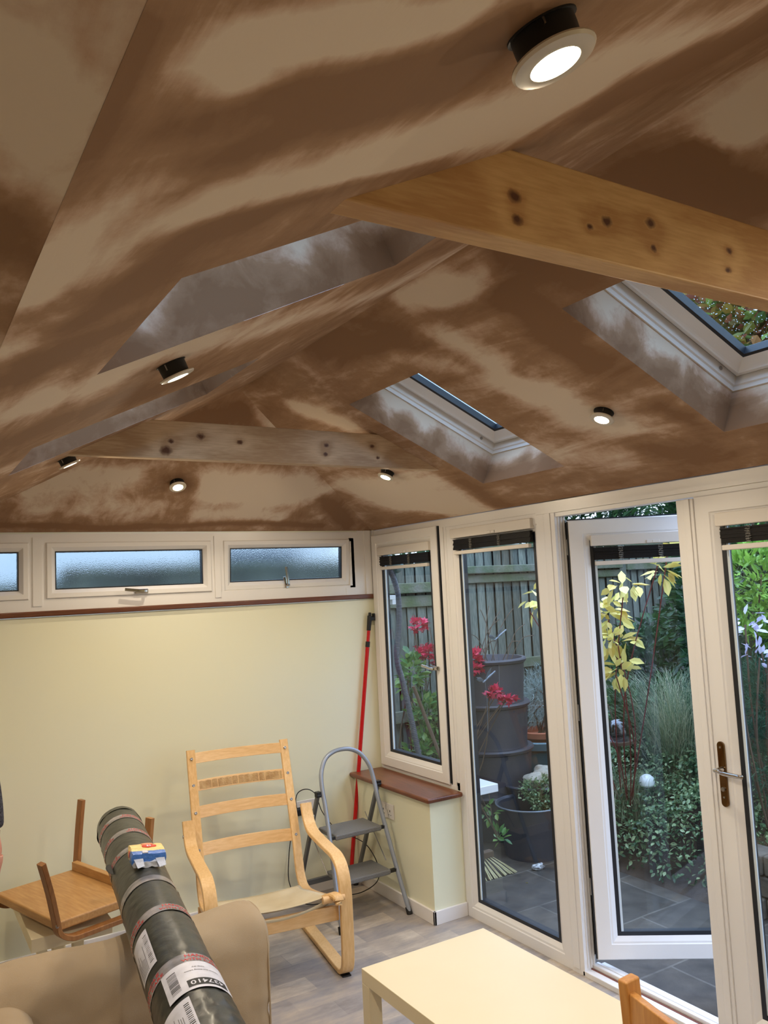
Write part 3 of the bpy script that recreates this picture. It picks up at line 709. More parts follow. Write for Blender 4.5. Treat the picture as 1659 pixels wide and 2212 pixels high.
# ---------------------------------------------------------------- window board, sockets
bm = bmesh.new(); box(bm, (2.462,3.70,.636), (2.70,D-.003,.662)); struct('trim_window_board', bm, SILLW, bevel=.010, seg=4)
SOCK = mat('socket_white', (226,220,214), .3)
def socket(name, M, w, label, n, rock=True):
    t = thing(name, label, 'socket', M @ V((0,0,0)))
    bm = bmesh.new(); box(bm, (-w/2,-.043,0), (w/2,.043,.009), M); part('face_plate', bm, SOCK, t, bevel=.003)
    for k in range(n):
        c = (k-(n-1)/2)*.072
        bm = bmesh.new(); box(bm, (c-.0035,-.004,.009), (c+.0035,.008,.0093), M); box(bm, (c-.014,-.022,.009), (c-.007,-.018,.0093), M); box(bm, (c+.007,-.022,.009), (c+.014,-.018,.0093), M)
        part('pin_holes', bm, BLACK, t)
        bm = bmesh.new(); s = c*.45; box(bm, (s-.008,.006,.009), (s+.008,.030,.013), M); part('rocker_switch', bm, SOCK, t, bevel=.002)
    return t
socket('double_socket', axes((2.4995,4.18,.505), (0,-1,0), (0,0,1), (-1,0,0)), .146, 'white double wall socket below the window board behind the step ladder', 2)
socket('wall_socket', axes((2.15,D-.0005,.505), (1,0,0), (0,0,1), (0,-1,0)), .146, 'white wall socket on the yellow wall with a black plug in it', 2)
t = thing('power_adapter', 'small black power adapter plugged into the yellow wall behind the armchair', 'plug', (2.105,D-.014,.51))
bm = bmesh.new(); box(bm, (2.07,D-.055,.475), (2.13,D-.010,.515)); part('adapter_body', bm, BLACK, t, bevel=.006)
bm = bmesh.new()
tube(bm, smooth_path([(2.085,D-.03,.515),(2.08,D-.03,.57),(2.10,D-.035,.61),(2.15,D-.05,.62),(2.20,D-.06,.58),(2.25,D-.03,.47),(2.33,D-.03,.36),(2.42,D-.03,.30),(2.475,4.42,.26),(2.48,4.30,.18),(2.45,4.25,.10),(2.38,4.32,.03),(2.28,4.40,.006),(2.12,4.38,.006),(2.03,4.42,.03),(2.0,4.50,.12),(2.02,4.535,.26),(2.045,4.54,.38),(2.07,4.53,.47)], 8), .0028, 6)
part('power_cable', bm, BLACK, t, smooth=True)

# ---------------------------------------------------------------- downlights
RINGM = mat('downlight_ring_nickel', (206,196,180), .32, .25)
HOUS = mat('downlight_housing_black', (18,17,18), .55)
LENS = emis('downlight_lens', (1.0, .86, .62), 26)
def downlight(p, n, label, hang=.036, power=1.0, tilt=(0,0,0)):
    n = V(n).normalized(); p = V(p); n0 = n; n = (n-V(tilt)).normalized()
    t = thing('downlight', label, 'ceiling light', p, group='recessed downlights')
    d = -n; e = p+d*hang
    bm = bmesh.new(); lathe(bm, p+n*.03, [(0,0),(.0335,0),(.0335,hang+.008),(.0325,hang+.028),(0,hang+.028)], 32, axis=d); lathe(bm, p, [(0,.002),(.037,.002),(.037,-.003),(0,-.003)], 32, axis=-n0); part('housing', bm, HOUS, t, smooth=True)
    bm = bmesh.new(); lathe(bm, e, [(.029,-.003),(.044,-.002),(.0445,.0),(.042,.003),(.031,.0055),(.0265,.005),(.0265,-.001)], 40, axis=d); part('trim_ring', bm, RINGM, t, smooth=True)
    bm = bmesh.new(); lathe(bm, e, [(0,.0035),(.015,.004),(.0265,.003),(.0265,0),(0,0)], 32, axis=d); part('lens', bm, LENS, t, smooth=True)
    a = d.orthogonal().normalized()
    for s in (1,-1):
        bm = bmesh.new(); q = p+a*s*.034+d*.004; tube(bm, smooth_path([q+d*.012, q-d*.006, q+a*s*.008-d*.012], 4), .0016, 6)
        part('spring_clip', bm, STEEL, t)
    L_ = bpy.data.lights.new('downlight_lamp', 'AREA'); L_.shape = 'DISK'; L_.size = .05; L_.energy = 3.4*LAMP*power; L_.color = (1.0, .84, .62); L_.spread = math.radians(170)
    lo = bpy.data.objects.new('lamp', L_); COL.objects.link(lo); lo.parent = t
    lo.matrix_local = Matrix.Translation(e+d*.008-p) @ d.to_track_quat('-Z', 'Y').to_matrix().to_4x4()
    return t
nL, nR, nB = V((-KL,0,1)), V((KR,0,1)), V((0,KB,1))
def onL(y, x=.520): return (x, y, zL(x))
downlight(onL(0.556, 0.555), nL, 'lit downlight hanging out of the ceiling at the top right, nearest the camera', tilt=(-.16,-.10,0))
downlight(onL(1.878, 0.574), nL, 'lit downlight on the left slope between the two roof window openings', .034)
downlight(onL(3.353, 0.596), nL, 'lit downlight on the left slope beside the left tip of the far beam', .028)
downlight((2.225,2.05,zR(2.225)), nR, 'lit downlight on the right slope between the two roof windows', .030)
downlight((2.221,3.555,zR(2.221)), nR, 'lit downlight under the right end of the far beam', .030)
downlight((1.295,4.18,zB(4.18)), nB, 'lit downlight low on the far hip slope above the frosted windows', .030)
for p, n, lab in (((2.203,.55,zR(2.203)), nR, 'right slope beside the camera'), (onL(-.8), nL, 'left slope behind the camera'), ((2.203,-.9,zR(2.203)), nR, 'right slope behind the camera'), ((-1.3,2.6,ZF), (0,0,1), 'middle of the flat ceiling of the adjoining room'), ((-1.3,.4,ZF), (0,0,1), 'near end of the flat ceiling of the adjoining room'), ((-1.3,4.0,ZF), (0,0,1), 'far end of the flat ceiling of the adjoining room')):  # unseen downlights, added for the light they give
    downlight(p, n, 'added unseen downlight on the '+lab)

# ---------------------------------------------------------------- bentwood armchair without its cushion
BIRCH = wood_mat('birch_veneer', (216,172,112), (238,200,146), grain=34, axis=2, rough=.38, stretch=7)
BIRCHX = wood_mat('birch_slat_veneer', (214,170,114), (236,198,146), grain=34, axis=0, rough=.38, stretch=7)
EDGE = wood_mat('birch_ply_edge', (186,138,84), (222,180,124), grain=200, axis=2, rough=.5, stretch=3)
CANVAS = mat('natural_canvas', (214,200,168), .85, bump=(500,.3), var=(6,(200,184,150)))
def bolt(bm, p, d, r=.007):
    p = V(p); d = V(d).normalized(); cyl(bm, p, p+d*.004, r, r*.8, 14); 
t = thing('armchair', 'birch bentwood armchair frame with bare canvas seat, its cushion removed', 'armchair', (1.65,4.34,0), math.radians(-8.8))
def P(x, u, z): return V((x, -u, z))
arm = [(.215,.665),(.235,.62),(.27,.575),(.33,.545),(.45,.535),(.60,.53),(.70,.525),(.765,.495),(.80,.44),(.812,.36),(.815,.22),(.812,.12),(.80,.055),(.765,.022),(.70,.014),(.45,.014),(.12,.014)]
for s in (-1, 1):
    bm = bmesh.new(); sweep(bm, smooth_path([P(s*.312, u, z) for u, z in arm], 6), rect(.060, .024, .003), up=(s*0+1,0,0)) if False else None
    pts = smooth_path([P(s*.312, u, z) for u, z in arm], 6)
    # cross-section: wide across x, thin along the normal of the path inside the side plane
    rings = []
    for i, p in enumerate(pts):
        tt = (pts[min(i+1,len(pts)-1)]-pts[max(i-1,0)]).normalized(); nrm = tt.cross(V((1,0,0))).normalized()
        rings.append([bm.verts.new(p+V((1,0,0))*a+nrm*b_) for a, b_ in rect(.060,.022,.003)])
    for A, C in zip(rings, rings[1:]):
        for j in range(8): bm.faces.new((A[j], A[(j+1)%8], C[(j+1)%8], C[j]))
    bm.faces.new(rings[0]); bm.faces.new(list(reversed(rings[-1])))
    sf = part('arm_and_leg_frame', bm, BIRCH, t, local=True, smooth=True)
    bm = bmesh.new(); cyl(bm, P(s*.341,.250,.60), P(s*.346,.250,.60), .008, n=14); part('bolt', bm, STEEL, sf, local=True)
    for u in (.765, .16):
        bm = bmesh.new(); box(bm, P(s*.312-.022,u+.02,0.0), P(s*.312+.022,u-.02,.006)); part('rubber_foot', bm, BLACK, sf, local=True, bevel=.002)
back = [(0,.975),(.035,.88),(.075,.78),(.118,.67),(.16,.57),(.195,.48),(.22,.40),(.245,.33),(.285,.283),(.35,.268),(.45,.282),(.60,.315),(.745,.352),(.80,.368)]
for s in (-1, 1):
    bm = bmesh.new(); pts = smooth_path([P(s*.258, u, z) for u, z in back], 6); rings = []
    for i, p in enumerate(pts):
        tt = (pts[min(i+1,len(pts)-1)]-pts[max(i-1,0)]).normalized(); nrm = tt.cross(V((1,0,0))).normalized()
        rings.append([bm.verts.new(p+V((1,0,0))*a+nrm*b_) for a, b_ in rect(.046,.020,.003)])
    for A, C in zip(rings, rings[1:]):
        for j in range(8): bm.faces.new((A[j], A[(j+1)%8], C[(j+1)%8], C[j]))
    bm.faces.new(rings[0]); bm.faces.new(list(reversed(rings[-1])))
    br = part('back_rail', bm, BIRCH, t, local=True, smooth=True)
    for u, z in ((.018,.935),(.062,.805),(.115,.675),(.183,.505)):
        bm = bmesh.new(); lathe(bm, P(s*.258, u+.0125, z), [(.0078,0),(.0078,.002),(.005,.004),(.0025,.0035),(0,.002)], 14, axis=(0,-1,.35)); part('bolt', bm, STEEL, br, local=True, smooth=True)
for k, (u, z, h) in enumerate(((.020,.935,.052),(.066,.800,.052),(.118,.675,.056),(.185,.505,.058))):
    bm = bmesh.new(); rr = []
    for i in range(17):
        x = -.240+.48*i/16; bow = -.030*(1-(x/.24)**2)
        rr.append([bm.verts.new(P(x, u-.002+bow+dz*.38*-1+dn, z+dz)) for dz, dn in ((-h/2,-.005),(-h/2,.005),(h/2,.005),(h/2,-.005))])
    for A, C in zip(rr, rr[1:]):
        for j in range(4): bm.faces.new((A[j], A[(j+1)%4], C[(j+1)%4], C[j]))
    bm.faces.new(rr[0]); bm.faces.new(rr[-1])
    sl = part('back_slat', bm, BIRCHX, t, local=True, bevel=.002)
    if k == 1:
        bm = bmesh.new(); rr = []
        for i in range(41):
            x = -.225+.45*i/40; bow = -.030*(1-(x/.24)**2); w_ = .002*math.sin(i*1.9)
            rr.append([bm.verts.new(P(x, u+.0045+bow+w_*.5-dz*.38, z+dz+w_)) for dz in (-.019,.019)])
        for A, C in zip(rr, rr[1:]): bm.faces.new((A[0], C[0], C[1], A[1]))
        part('hook_tape', bm, mat('worn_fawn_tape', (176,140,96), .95, bump=(180,.6), var=(26,(205,172,124))), sl, local=True, recalc=False)
# seat sling
bm = bmesh.new(); rr = []
for i in range(25):
    f_ = i/24; u = .30+f_*.50; base = .262+max(0,(u-.36))*.243
    row = []
    for j in range(25):
        x = -.236+.472*j/24; sag = .055*(1-(x/.236)**2)*(.35+.65*math.sin(math.pi*min(1,f_*1.0)))*(.6+.4*f_)
        row.append(bm.verts.new(P(x, u, base+.018-sag)))
    rr.append(row)
for i in range(24):
    for j in range(24): bm.faces.new((rr[i][j], rr[i][j+1], rr[i+1][j+1], rr[i+1][j]))
o = part('canvas_seat', bm, CANVAS, t, local=True, smooth=True); md = o.modifiers.new('th','SOLIDIFY'); md.thickness = .003
bm = bmesh.new(); rr = []
for j in range(25):
    x = -.236+.472*j/24; sag = .045*(1-(x/.236)**2)
    rr.append([bm.verts.new(P(x, .802, .372-sag)), bm.verts.new(P(x, .775, .335-sag*.9))])
for A, C in zip(rr, rr[1:]): bm.faces.new((A[0], C[0], C[1], A[1]))
o = part('canvas_hem', bm, CANVAS, t, local=True, smooth=True); md = o.modifiers.new('th','SOLIDIFY'); md.thickness = .003
for s in (-1,1):
    bm = bmesh.new(); sweep(bm, smooth_path([P(s*.236,.745,.362),P(s*.25,.80,.385),P(s*.262,.845,.385),P(s*.262,.85,.36)],5), rect(.05,.022,.006), up=(0,0,1)); part('seat_rail_tip', bm, BIRCH, t, local=True, smooth=True)
    bm = bmesh.new(); cyl(bm, P(s*.20,.812,.373), P(s*.305,.812,.373), .017, n=20); part('seat_end_dowel', bm, BIRCHX, t, local=True, smooth=True)
bm = B((tuple(P(-.285,.79,.262)), tuple(P(.285,.772,.330)))); part('front_crossbar', bm, BIRCHX, t, local=True, bevel=.003)
bm = B((tuple(P(-.285,.30,.225)), tuple(P(.285,.282,.262)))); part('rear_crossbar', bm, BIRCHX, t, local=True, bevel=.003)

# ---------------------------------------------------------------- folding step ladder
GREY = mat('silver_grey_paint', (150,158,172), .32, .35); DGREY = mat('dark_grey_paint', (104,106,108), .42, .3)
TREAD = mat('ribbed_grey_tread', (112,112,112), .55, bump=(160,.5)); BLKP = mat('black_plastic_joint', (16,16,17), .4)
t = thing('step_ladder', 'folding grey two step ladder with hooped handrail in front of the corner', 'step ladder', (2.255,4.2,0))
cx = 2.255
def fy(z): return 3.945+.365*z
pts = [(cx-.212,fy(0),.012),(cx-.197,fy(.2),.2),(cx-.178,fy(.46),.46),(cx-.170,fy(.60),.60),(cx-.168,fy(.70),.70),(cx-.155,fy(.77),.775),(cx-.115,fy(.84),.838),(cx-.06,fy(.87),.868),(cx,fy(.876),.876)]
full = pts+[(2*cx-x, y, z) for x, y, z in reversed(pts[:-1])]
bm = bmesh.new(); tube(bm, smooth_path(full, 8), .0125, 12); hf = part('hoop_frame', bm, GREY, t, smooth=True)
for s in (-1,1):
    bm = bmesh.new(); cyl(bm, (cx+s*.213,fy(0)-.002,0), (cx+s*.211,fy(.04),.035), .0165, .015, 14); part('rubber_foot', bm, BLACK, hf, smooth=True)
    a, b_ = V((cx+s*.196,fy(.66)+.012,.665)), V((cx+s*.196,4.525,.0))
    bm = bmesh.new(); sweep(bm, [a+(b_-a)*f_ for f_ in (0,.5,.975)], rect(.020,.026,.004), up=(0,1,0)); rl = part('rear_leg', bm, DGREY, t, smooth=True)
    bm = bmesh.new(); cyl(bm, b_+V((0,0,.0)), b_+(a-b_)*.05, .0165, .016, 12); part('rubber_foot', bm, BLACK, rl, smooth=True)
    bm = bmesh.new(); box(bm, (cx+s*.196-.014,a.y-.016,.650), (cx+s*.196+.014,a.y+.016,.680)); cyl(bm, (cx+s*.16,a.y-.012,.66), (cx+s*.21,a.y-.012,.66), .006, n=10); part('pivot_joint', bm, BLKP, rl, bevel=.003)
    bm = bmesh.new(); tube(bm, [(cx+s*.188,fy(.24)+.10,.245),(cx+s*.192,4.36,.47)], .0028, 6); part('brace_rod', bm, STEEL, t, smooth=True)
for z, w_, d_ in ((.455,.148,.235),(.235,.148,.235)):
    y0 = fy(z)-.018
    bm = B(((cx-w_,y0,z-.028),(cx+w_,y0+d_-.02,z))); td = part('tread', bm, TREAD, t, bevel=.008, seg=3)
    hw = .178 if z > .4 else .195
    for s in (-1,1):
        bm = B(((min(cx+s*w_, cx+s*hw),y0+.006,z-.022), (max(cx+s*w_, cx+s*hw),y0+.028,z-.006))); part('tread_bracket', bm, BLKP, td)
bm = B(((cx-.19,4.47,.085),(cx+.19,4.49,.115))); part('rear_crossbar', bm, DGREY, t, bevel=.003)

# ---------------------------------------------------------------- red pole
RED = mat('glossy_red_tube', (190,12,18), .25)
a, b_ = V((2.425,4.545,0.0)), V((2.655,4.545,1.655)); d_ = (b_-a).normalized()
t = thing('extension_pole', 'long red extension pole with black top leaning in the corner', 'pole', a)
bm = bmesh.new(); cyl(bm, a+d_*.02, a+d_*1.45, .0125, n=16); cyl(bm, a+d_*1.45, a+d_*1.56, .0105, n=16); part('pole_tube', bm, RED, t, smooth=True)
bm = bmesh.new(); cyl(bm, a, a+d_*.05, .014, n=16); part('end_cap', bm, BLKP, t, smooth=True)
bm = bmesh.new(); cyl(bm, a+d_*1.44, a+d_*1.475, .0145, n=16); part('locking_collar', bm, BLKP, t, smooth=True)
bm = bmesh.new(); cyl(bm, a+d_*1.545, a+d_*1.64, .0135, .0155, n=16); cyl(bm, a+d_*1.64, a+d_*1.66, .010, n=16)
q = a+d_*1.62; box(bm, q+V((.004,-.014,-.012)), q+V((.034,.012,.012))); box(bm, q+V((.024,-.012,.008)), q+V((.036,.010,.034))); part('clamp_head', bm, BLKP, t, bevel=.002)

# ---------------------------------------------------------------- cream coffee table
CRM = mat('cream_table_lacquer', (232,217,180), .42, var=(2.2,(228,212,174)), bump=(60,.02))
def lack(name, label, x0, x1, y0, y1, h, th=.05, lg=.05, ins=0):
    t = thing(name, label, 'table', ((x0+x1)/2,(y0+y1)/2,0))
    part('table_top', B(((x0,y0,h-th),(x1,y1,h))), CRM, t, bevel=.002)
    for x in (x0+ins, x1-lg-ins):
        for y in (y0+ins, y1-lg-ins): part('leg', B(((x,y,0),(x+lg,y+lg,h-th))), CRM, t, bevel=.002)
    return t
lack('coffee_table', 'low cream rectangular coffee table in front of the glazed doors', 1.452, 2.005, 1.77, 2.665, .45)
lack('bench_table', 'narrow cream low table carrying the upturned wooden stool', .513, .84, 3.78, 4.47, .42, .055, .045, .10)

# ---------------------------------------------------------------- upturned bentwood stool
STW = wood_mat('honey_beech', (178,130,74), (208,162,102), grain=30, axis=1, rough=.42, stretch=8)
STW2 = wood_mat('honey_beech_leg', (140,90,46), (178,124,68), grain=30, axis=2, rough=.45, stretch=8)
ang = math.atan2(.302,.953)
t = thing('wooden_stool', 'honey coloured wooden stool lying upside down on the narrow low table', 'stool', (.585,3.66,.42), ang)
bm = B(((.012,.0,.047),(.40,.575,.085))); o = part('seat', bm, STW, t, local=True, bevel=.008, seg=3)
def legpath(x0, x1, y, tipz=.41, splay=.05):
    return [(x0-splay,y-splay*.6,tipz-.05),(x0-splay*.45,y-splay*.3,.22),(x0-.004,y-.005,.10),(x0+.012,y,.045),(x0+.06,y,.014),(x0+.12,y,.010),((x0+x1)/2,y,.010),(x1-.10,y,.010),(x1-.03,y,.016),(x1+.006,y,.05),(x1+.012,y-.004,.12),(x1+.02,y-.01,.26),(x1+.03,y-.02,tipz)]
for nm, y, sp in (('front_leg_frame', -.014, .085), ('rear_leg_frame', .589, -.03)):
    bm = bmesh.new(); pts = smooth_path(legpath(0.0,.40,y,.405,sp), 6); rings = []
    for i, p in enumerate(pts):
        tt = (pts[min(i+1,len(pts)-1)]-pts[max(i-1,0)]).normalized(); nrm = tt.cross(V((0,1,0))).normalized()
        rings.append([bm.verts.new(p+V((0,1,0))*a_+nrm*c_) for a_, c_ in rect(.045,.020,.002)])
    for A, C in zip(rings, rings[1:]):
        for j in range(8): bm.faces.new((A[j], A[(j+1)%8], C[(j+1)%8], C[j]))
    bm.faces.new(rings[0]); bm.faces.new(list(reversed(rings[-1])))
    lf = part(nm, bm, STW2, t, local=True, smooth=True)
    for x in (-.006,.405):
        bm = bmesh.new(); lathe(bm, (x,y-.0225,.085), [(.009,0),(.009,.002),(.004,.003),(.003,.001),(0,.001)], 16, axis=(0,-1,0)); part('bolt', bm, STEEL, lf, local=True, smooth=True)
bm = B(((.37,.03,.085),(.40,.56,.125))); part('side_rail', bm, STW, t, local=True, bevel=.003)

# ---------------------------------------------------------------- sofa
FAB = mat('beige_sofa_cover', (176,156,128), .92, bump=(700,.25), var=(3,(168,147,119)))
_nt = FAB.node_tree; _b = _nt.nodes['Principled BSDF']; _old = _b.inputs['Normal'].links[0].from_socket
_tc2 = N(_nt,'ShaderNodeTexCoord'); _mp2 = N(_nt,'ShaderNodeMapping'); _mp2.inputs['Scale'].default_value = (5,4,2.2); _mp2.inputs['Rotation'].default_value = (.5,.3,.4)
_nz2 = N(_nt,'ShaderNodeTexNoise'); _nz2.inputs['Scale'].default_value = 1.0; _nz2.inputs['Detail'].default_value = 2; _nz2.inputs['Distortion'].default_value = .6; _nt.links.new(_tc2.outputs['Object'], _mp2.inputs[0]); _nt.links.new(_mp2.outputs[0], _nz2.inputs['Vector'])
_bp2 = N(_nt,'ShaderNodeBump'); _bp2.inputs['Strength'].default_value = .38; _bp2.inputs['Distance'].default_value = .05; _nt.links.new(_nz2.outputs[0], _bp2.inputs['Height']); _nt.links.new(_old, _bp2.inputs['Normal']); _nt.links.new(_bp2.outputs[0], _b.inputs['Normal'])
def soft_box(name, a, b_, r, mt, parent, wr=.006, seed=0, n=26, puff=.0, local=False):
    a, b_ = V(a), V(b_); bm = bmesh.new(); c = (a+b_)/2; h = (b_-a)/2
    bmesh.ops.create_cube(bm, size=2); bmesh.ops.subdivide_edges(bm, edges=bm.edges, cuts=n, use_grid_fill=True)
    for v in bm.verts:
        p = V((v.co.x*h.x, v.co.y*h.y, v.co.z*h.z)); q = V([max(-h[i]+r[i], min(h[i]-r[i], p[i])) for i in range(3)]); dv = p-q
        dd_ = V([dv[i]/r[i] for i in range(3)]); l = dd_.length
        if l > 1e-6:
            m_ = max(abs(dd_[i]) for i in range(3)); s_ = m_/l; p = q+dv*s_
        if puff: p.z += puff*(1-(p.x/h.x)**2)*(1-(p.y/h.y)**2)*(1 if p.z > 0 else -.3)
        nn_ = noise.noise((p+c)*5+V((seed,0,0)))*wr*1.2+noise.noise(V(((p+c).x*9,(p+c).y*4,(p+c).z*16))+V((seed,3,0)))*wr
        p += (p.normalized())*nn_
        v.co = c+p
    return part(name, bm, mt, parent, smooth=True, local=local)
t = thing('sofa', 'beige fabric sofa with rounded arm, under the black wrapped roll', 'sofa', (.65,1.9,0))
soft_box('arm_rest', (.02,2.69,.05), (1.128,2.95,.708), (.028,.11,.11), FAB, t, .015, 1, n=56)
soft_box('arm_rest', (.34,.75,.05), (1.128,1.01,.705), (.05,.11,.11), FAB, t, .007, 2)
soft_box('back_rest', (.08,.76,.05), (.37,2.93,.645), (.09,.03,.07), FAB, t, .007, 3)
soft_box('base', (.36,.95,.05), (1.03,2.75,.28), (.03,.03,.03), FAB, t, .002, 4)
for k in range(2): soft_box('seat_cushion', (.40,1.02+.84*k,.26), (1.02,1.85+.84*k,.42), (.05,.05,.06), FAB, t, .006, 5+k, puff=.03)
for k in range(2): soft_box('back_cushion', (.26,1.04+.62*k,.40), (.44,1.64+.62*k,.66), (.06,.07,.07), FAB, t, .008, 8+k)
bm = bmesh.new(); e = 1.122
outl = [(e-.012,2.70,.08),(e-.012,2.692,.3),(e-.012,2.693,.56),(e-.012,2.71,.65),(e-.012,2.76,.695),(e-.012,2.82,.705),(e-.012,2.88,.695),(e-.012,2.93,.65),(e-.012,2.948,.56),(e-.012,2.948,.08)]
tube(bm, smooth_path(outl, 8), .0034, 8); part('piping', bm, FAB, t, smooth=True)
for x in (.16,1.06):
    for y in (.82,2.86): part('foot', B(((x-.025,y-.025,0),(x+.025,y+.025,.052))), BLKP, t)

# ---------------------------------------------------------------- black wrapped roll
FILM = mat('black_stretch_film', (30,32,29), .36, bump=(20,.3), var=(5,(44,46,41)), **{'Coat Weight': .15, 'Coat Roughness': .2})
TAPE = mat('clear_parcel_tape', (104,102,102), .22, var=(18,(156,150,152)))
PAPER = mat('label_paper', (214,214,224), .45, var=(30,(196,196,206))); INK = mat('label_ink', (22,22,24), .6); REDI = mat('red_tape_print', (196,40,44), .5); GRYI = mat('grey_print', (120,118,122), .6)
RA, RB = V((.52,1.15,.792)), V((.838,3.62,.842)); RAX = (RB-RA).normalized(); RL = (RB-RA).length; RR = .090
RU = (V((0,0,1))-RAX*RAX.z).normalized(); RS = RAX.cross(RU).normalized()   # RS points to the right seen from the camera
def rp(s, a, h=0):
    """point on the roll: s metres from the near end, a radians from the top towards the right"""
    return RA+RAX*s+(RU*math.cos(a)+RS*math.sin(a))*(RR+h)
t = thing('wrapped_roll', 'long black plastic wrapped roll with tape bands lying across the sofa arm', 'roll', RA)
bm = bmesh.new(); rr = []; ns = 260; na = 72
for i in range(ns+1):
    s = RL*i/ns; row = []
    for j in range(na):
        a = 2*math.pi*j/na
        h = .0015*noise.noise(V((s*7, math.cos(a)*2, math.sin(a)*2)))+.0016*noise.noise(V((s*40, math.cos(a)*5, math.sin(a)*5)))*(1.5 if s < 1.0 else .5)
        for bs in (.95, 1.295, 1.565, 1.905, 2.13, 2.33): h -= .0022*math.exp(-((s-bs)/.018)**2)
        row.append(bm.verts.new(rp(s, a, h)))
    rr.append(row)
for A, C in zip(rr, rr[1:]):
    for j in range(na): bm.faces.new((A[j], A[(j+1)%na], C[(j+1)%na], C[j]))
for row, sg, s in ((rr[-1], 1, RL), (rr[0], -1, 0)):
    prev = row
    for k in range(1, 6):
        q = []
        for j in range(na):
            a = 2*math.pi*j/na; r_ = RR*(1-k/6); 
            q.append(bm.verts.new(RA+RAX*(s+sg*(.010*math.sin(k*1.3)+.008*noise.noise(V((math.cos(a)*4,math.sin(a)*4,k*.9)))))+(RU*math.cos(a)+RS*math.sin(a))*r_))
        for j in range(na): bm.faces.new((prev[j], prev[(j+1)%na], q[(j+1)%na], q[j]))
        prev = q
    c_ = bm.verts.new(RA+RAX*s)
    for j in range(na): bm.faces.new((prev[j], prev[(j+1)%na], c_))
part('plastic_wrapping', bm, FILM, t, smooth=True, angle=60)
# gathered end of the film
bm = bmesh.new(); prev = None
for k in range(5):
    row = []
    for j in range(72):
        aa = 2*math.pi*j/72; w_ = noise.noise(V((math.cos(aa)*2.2, math.sin(aa)*2.2, k*.35)))
        row.append(bm.verts.new(RA+RAX*(RL-.045+k*.014+.012*w_*(k/4))+(RU*math.cos(aa)+RS*math.sin(aa))*(RR+.002+.004*w_-.0035*k*k/4)))
    if prev:
        for j in range(72): bm.faces.new((prev[j], prev[(j+1)%72], row[(j+1)%72], row[j]))
    prev = row
part('loose_film', bm, FILM, t, smooth=True)
bm = bmesh.new()
bmesh.ops.create_icosphere(bm, subdivisions=3, radius=1)
fm = axes(rp(1.90, -1.25, .0), RAX, (RU*math.cos(-1.25)+RS*math.sin(-1.25)), RS)
for v in bm.verts: v.co = fm @ V((v.co.x*.055, v.co.y*.018, v.co.z*.012))
part('film_flap', bm, BLACK, t, smooth=True)
def wrap_patch(s0, s1, a0, a1, h, m=24, n=4, skew=0):
    bm = bmesh.new(); g = []
    for i in range(n+1):
        row = []
        for j in range(m+1):
            a = a0+(a1-a0)*j/m; s = s0+(s1-s0)*i/n+skew*(a-a0)
            row.append(bm.verts.new(rp(s, a, h)))
        g.append(row)
    for i in range(n):
        for j in range(m): bm.faces.new((g[i][j], g[i][j+1], g[i+1][j+1], g[i+1][j]))
    return bm
def wrap_text(txt, s, a, size, h, material, name, parent, flip=False, weight=0, bold=.012):
    cu = bpy.data.curves.new('t', 'FONT'); cu.body = txt; cu.size = size; cu.align_x = 'CENTER'; cu.align_y = 'CENTER'; cu.resolution_u = 2; cu.offset = size*bold
    ob = bpy.data.objects.new('t', cu); COL.objects.link(ob); bpy.context.view_layer.update()
    me = bpy.data.meshes.new_from_object(ob.evaluated_get(bpy.context.evaluated_depsgraph_get())); bpy.data.objects.remove(ob)
    bm = bmesh.new(); bm.from_mesh(me)
    bmesh.ops.triangulate(bm, faces=bm.faces)
    for k in range(2): 
        le = [e for e in bm.edges if e.calc_length() > size*.25]
        if le: bmesh.ops.subdivide_edges(bm, edges=le, cuts=1)
    for v in bm.verts:
        x, y = v.co.x, v.co.y
        if flip: x, y = -x, -y
        v.co = rp(s+y, a+x/RR, h)
    return part(name, bm, material, parent, recalc=False)
BANDS = [(.95,.0,1),(1.295,.02,1),(1.565,.0,0),(1.905,.0,1),(2.13,-.02,1),(2.33,.0,1)]
for k, (s, sk, pr) in enumerate(BANDS):
    bm = wrap_patch(s-.024, s+.024, -2.2, 2.2, .0012, 60, 2, sk*.2); bd = part('tape_band', bm, TAPE, t, smooth=True, recalc=False)
    if pr:
        for a in (-1.25, .42):
            wrap_text('HANDLE', s+.010+sk*.2*(a+2.2), a, .021, .0018, REDI, 'tape_print', bd)
            wrap_text('WITH CARE', s-.012+sk*.2*(a+2.2), a, .019, .0018, REDI, 'tape_print', bd)
# big label with upside-down number
bm = wrap_patch(.785, .925, -.80, 1.02, .0020, 40, 4); lb = part('paper_label', bm, PAPER, t, smooth=True, recalc=False)
bm = wrap_patch(.797, .832, -.22, .86, .0024, 30, 2); part('number_strip', bm, INK, lb, smooth=True, recalc=False)
wrap_text('437410', .815, .30, .027, .0029, PAPER, 'label_number', lb, flip=True)
bm = bmesh.new()
for k in range(16):
    w_ = random.choice((.0022,.0035,.0015)); a0 = -.62+k*.0; s = .805+k*.0062; 
    b2 = wrap_patch(s, s+w_, -.66, -.40, .0024, 6, 1); me_ = bpy.data.meshes.new('x'); b2.to_mesh(me_); b2.free(); bm.from_mesh(me_)
part('barcode', bm, INK, lb, recalc=False)
wrap_text('returns and fitting advice', .875, .28, .0085, .0026, GRYI, 'label_print', lb, flip=True)
wrap_text('keep dry', .892, .20, .0085, .0026, GRYI, 'label_print', lb, flip=True)
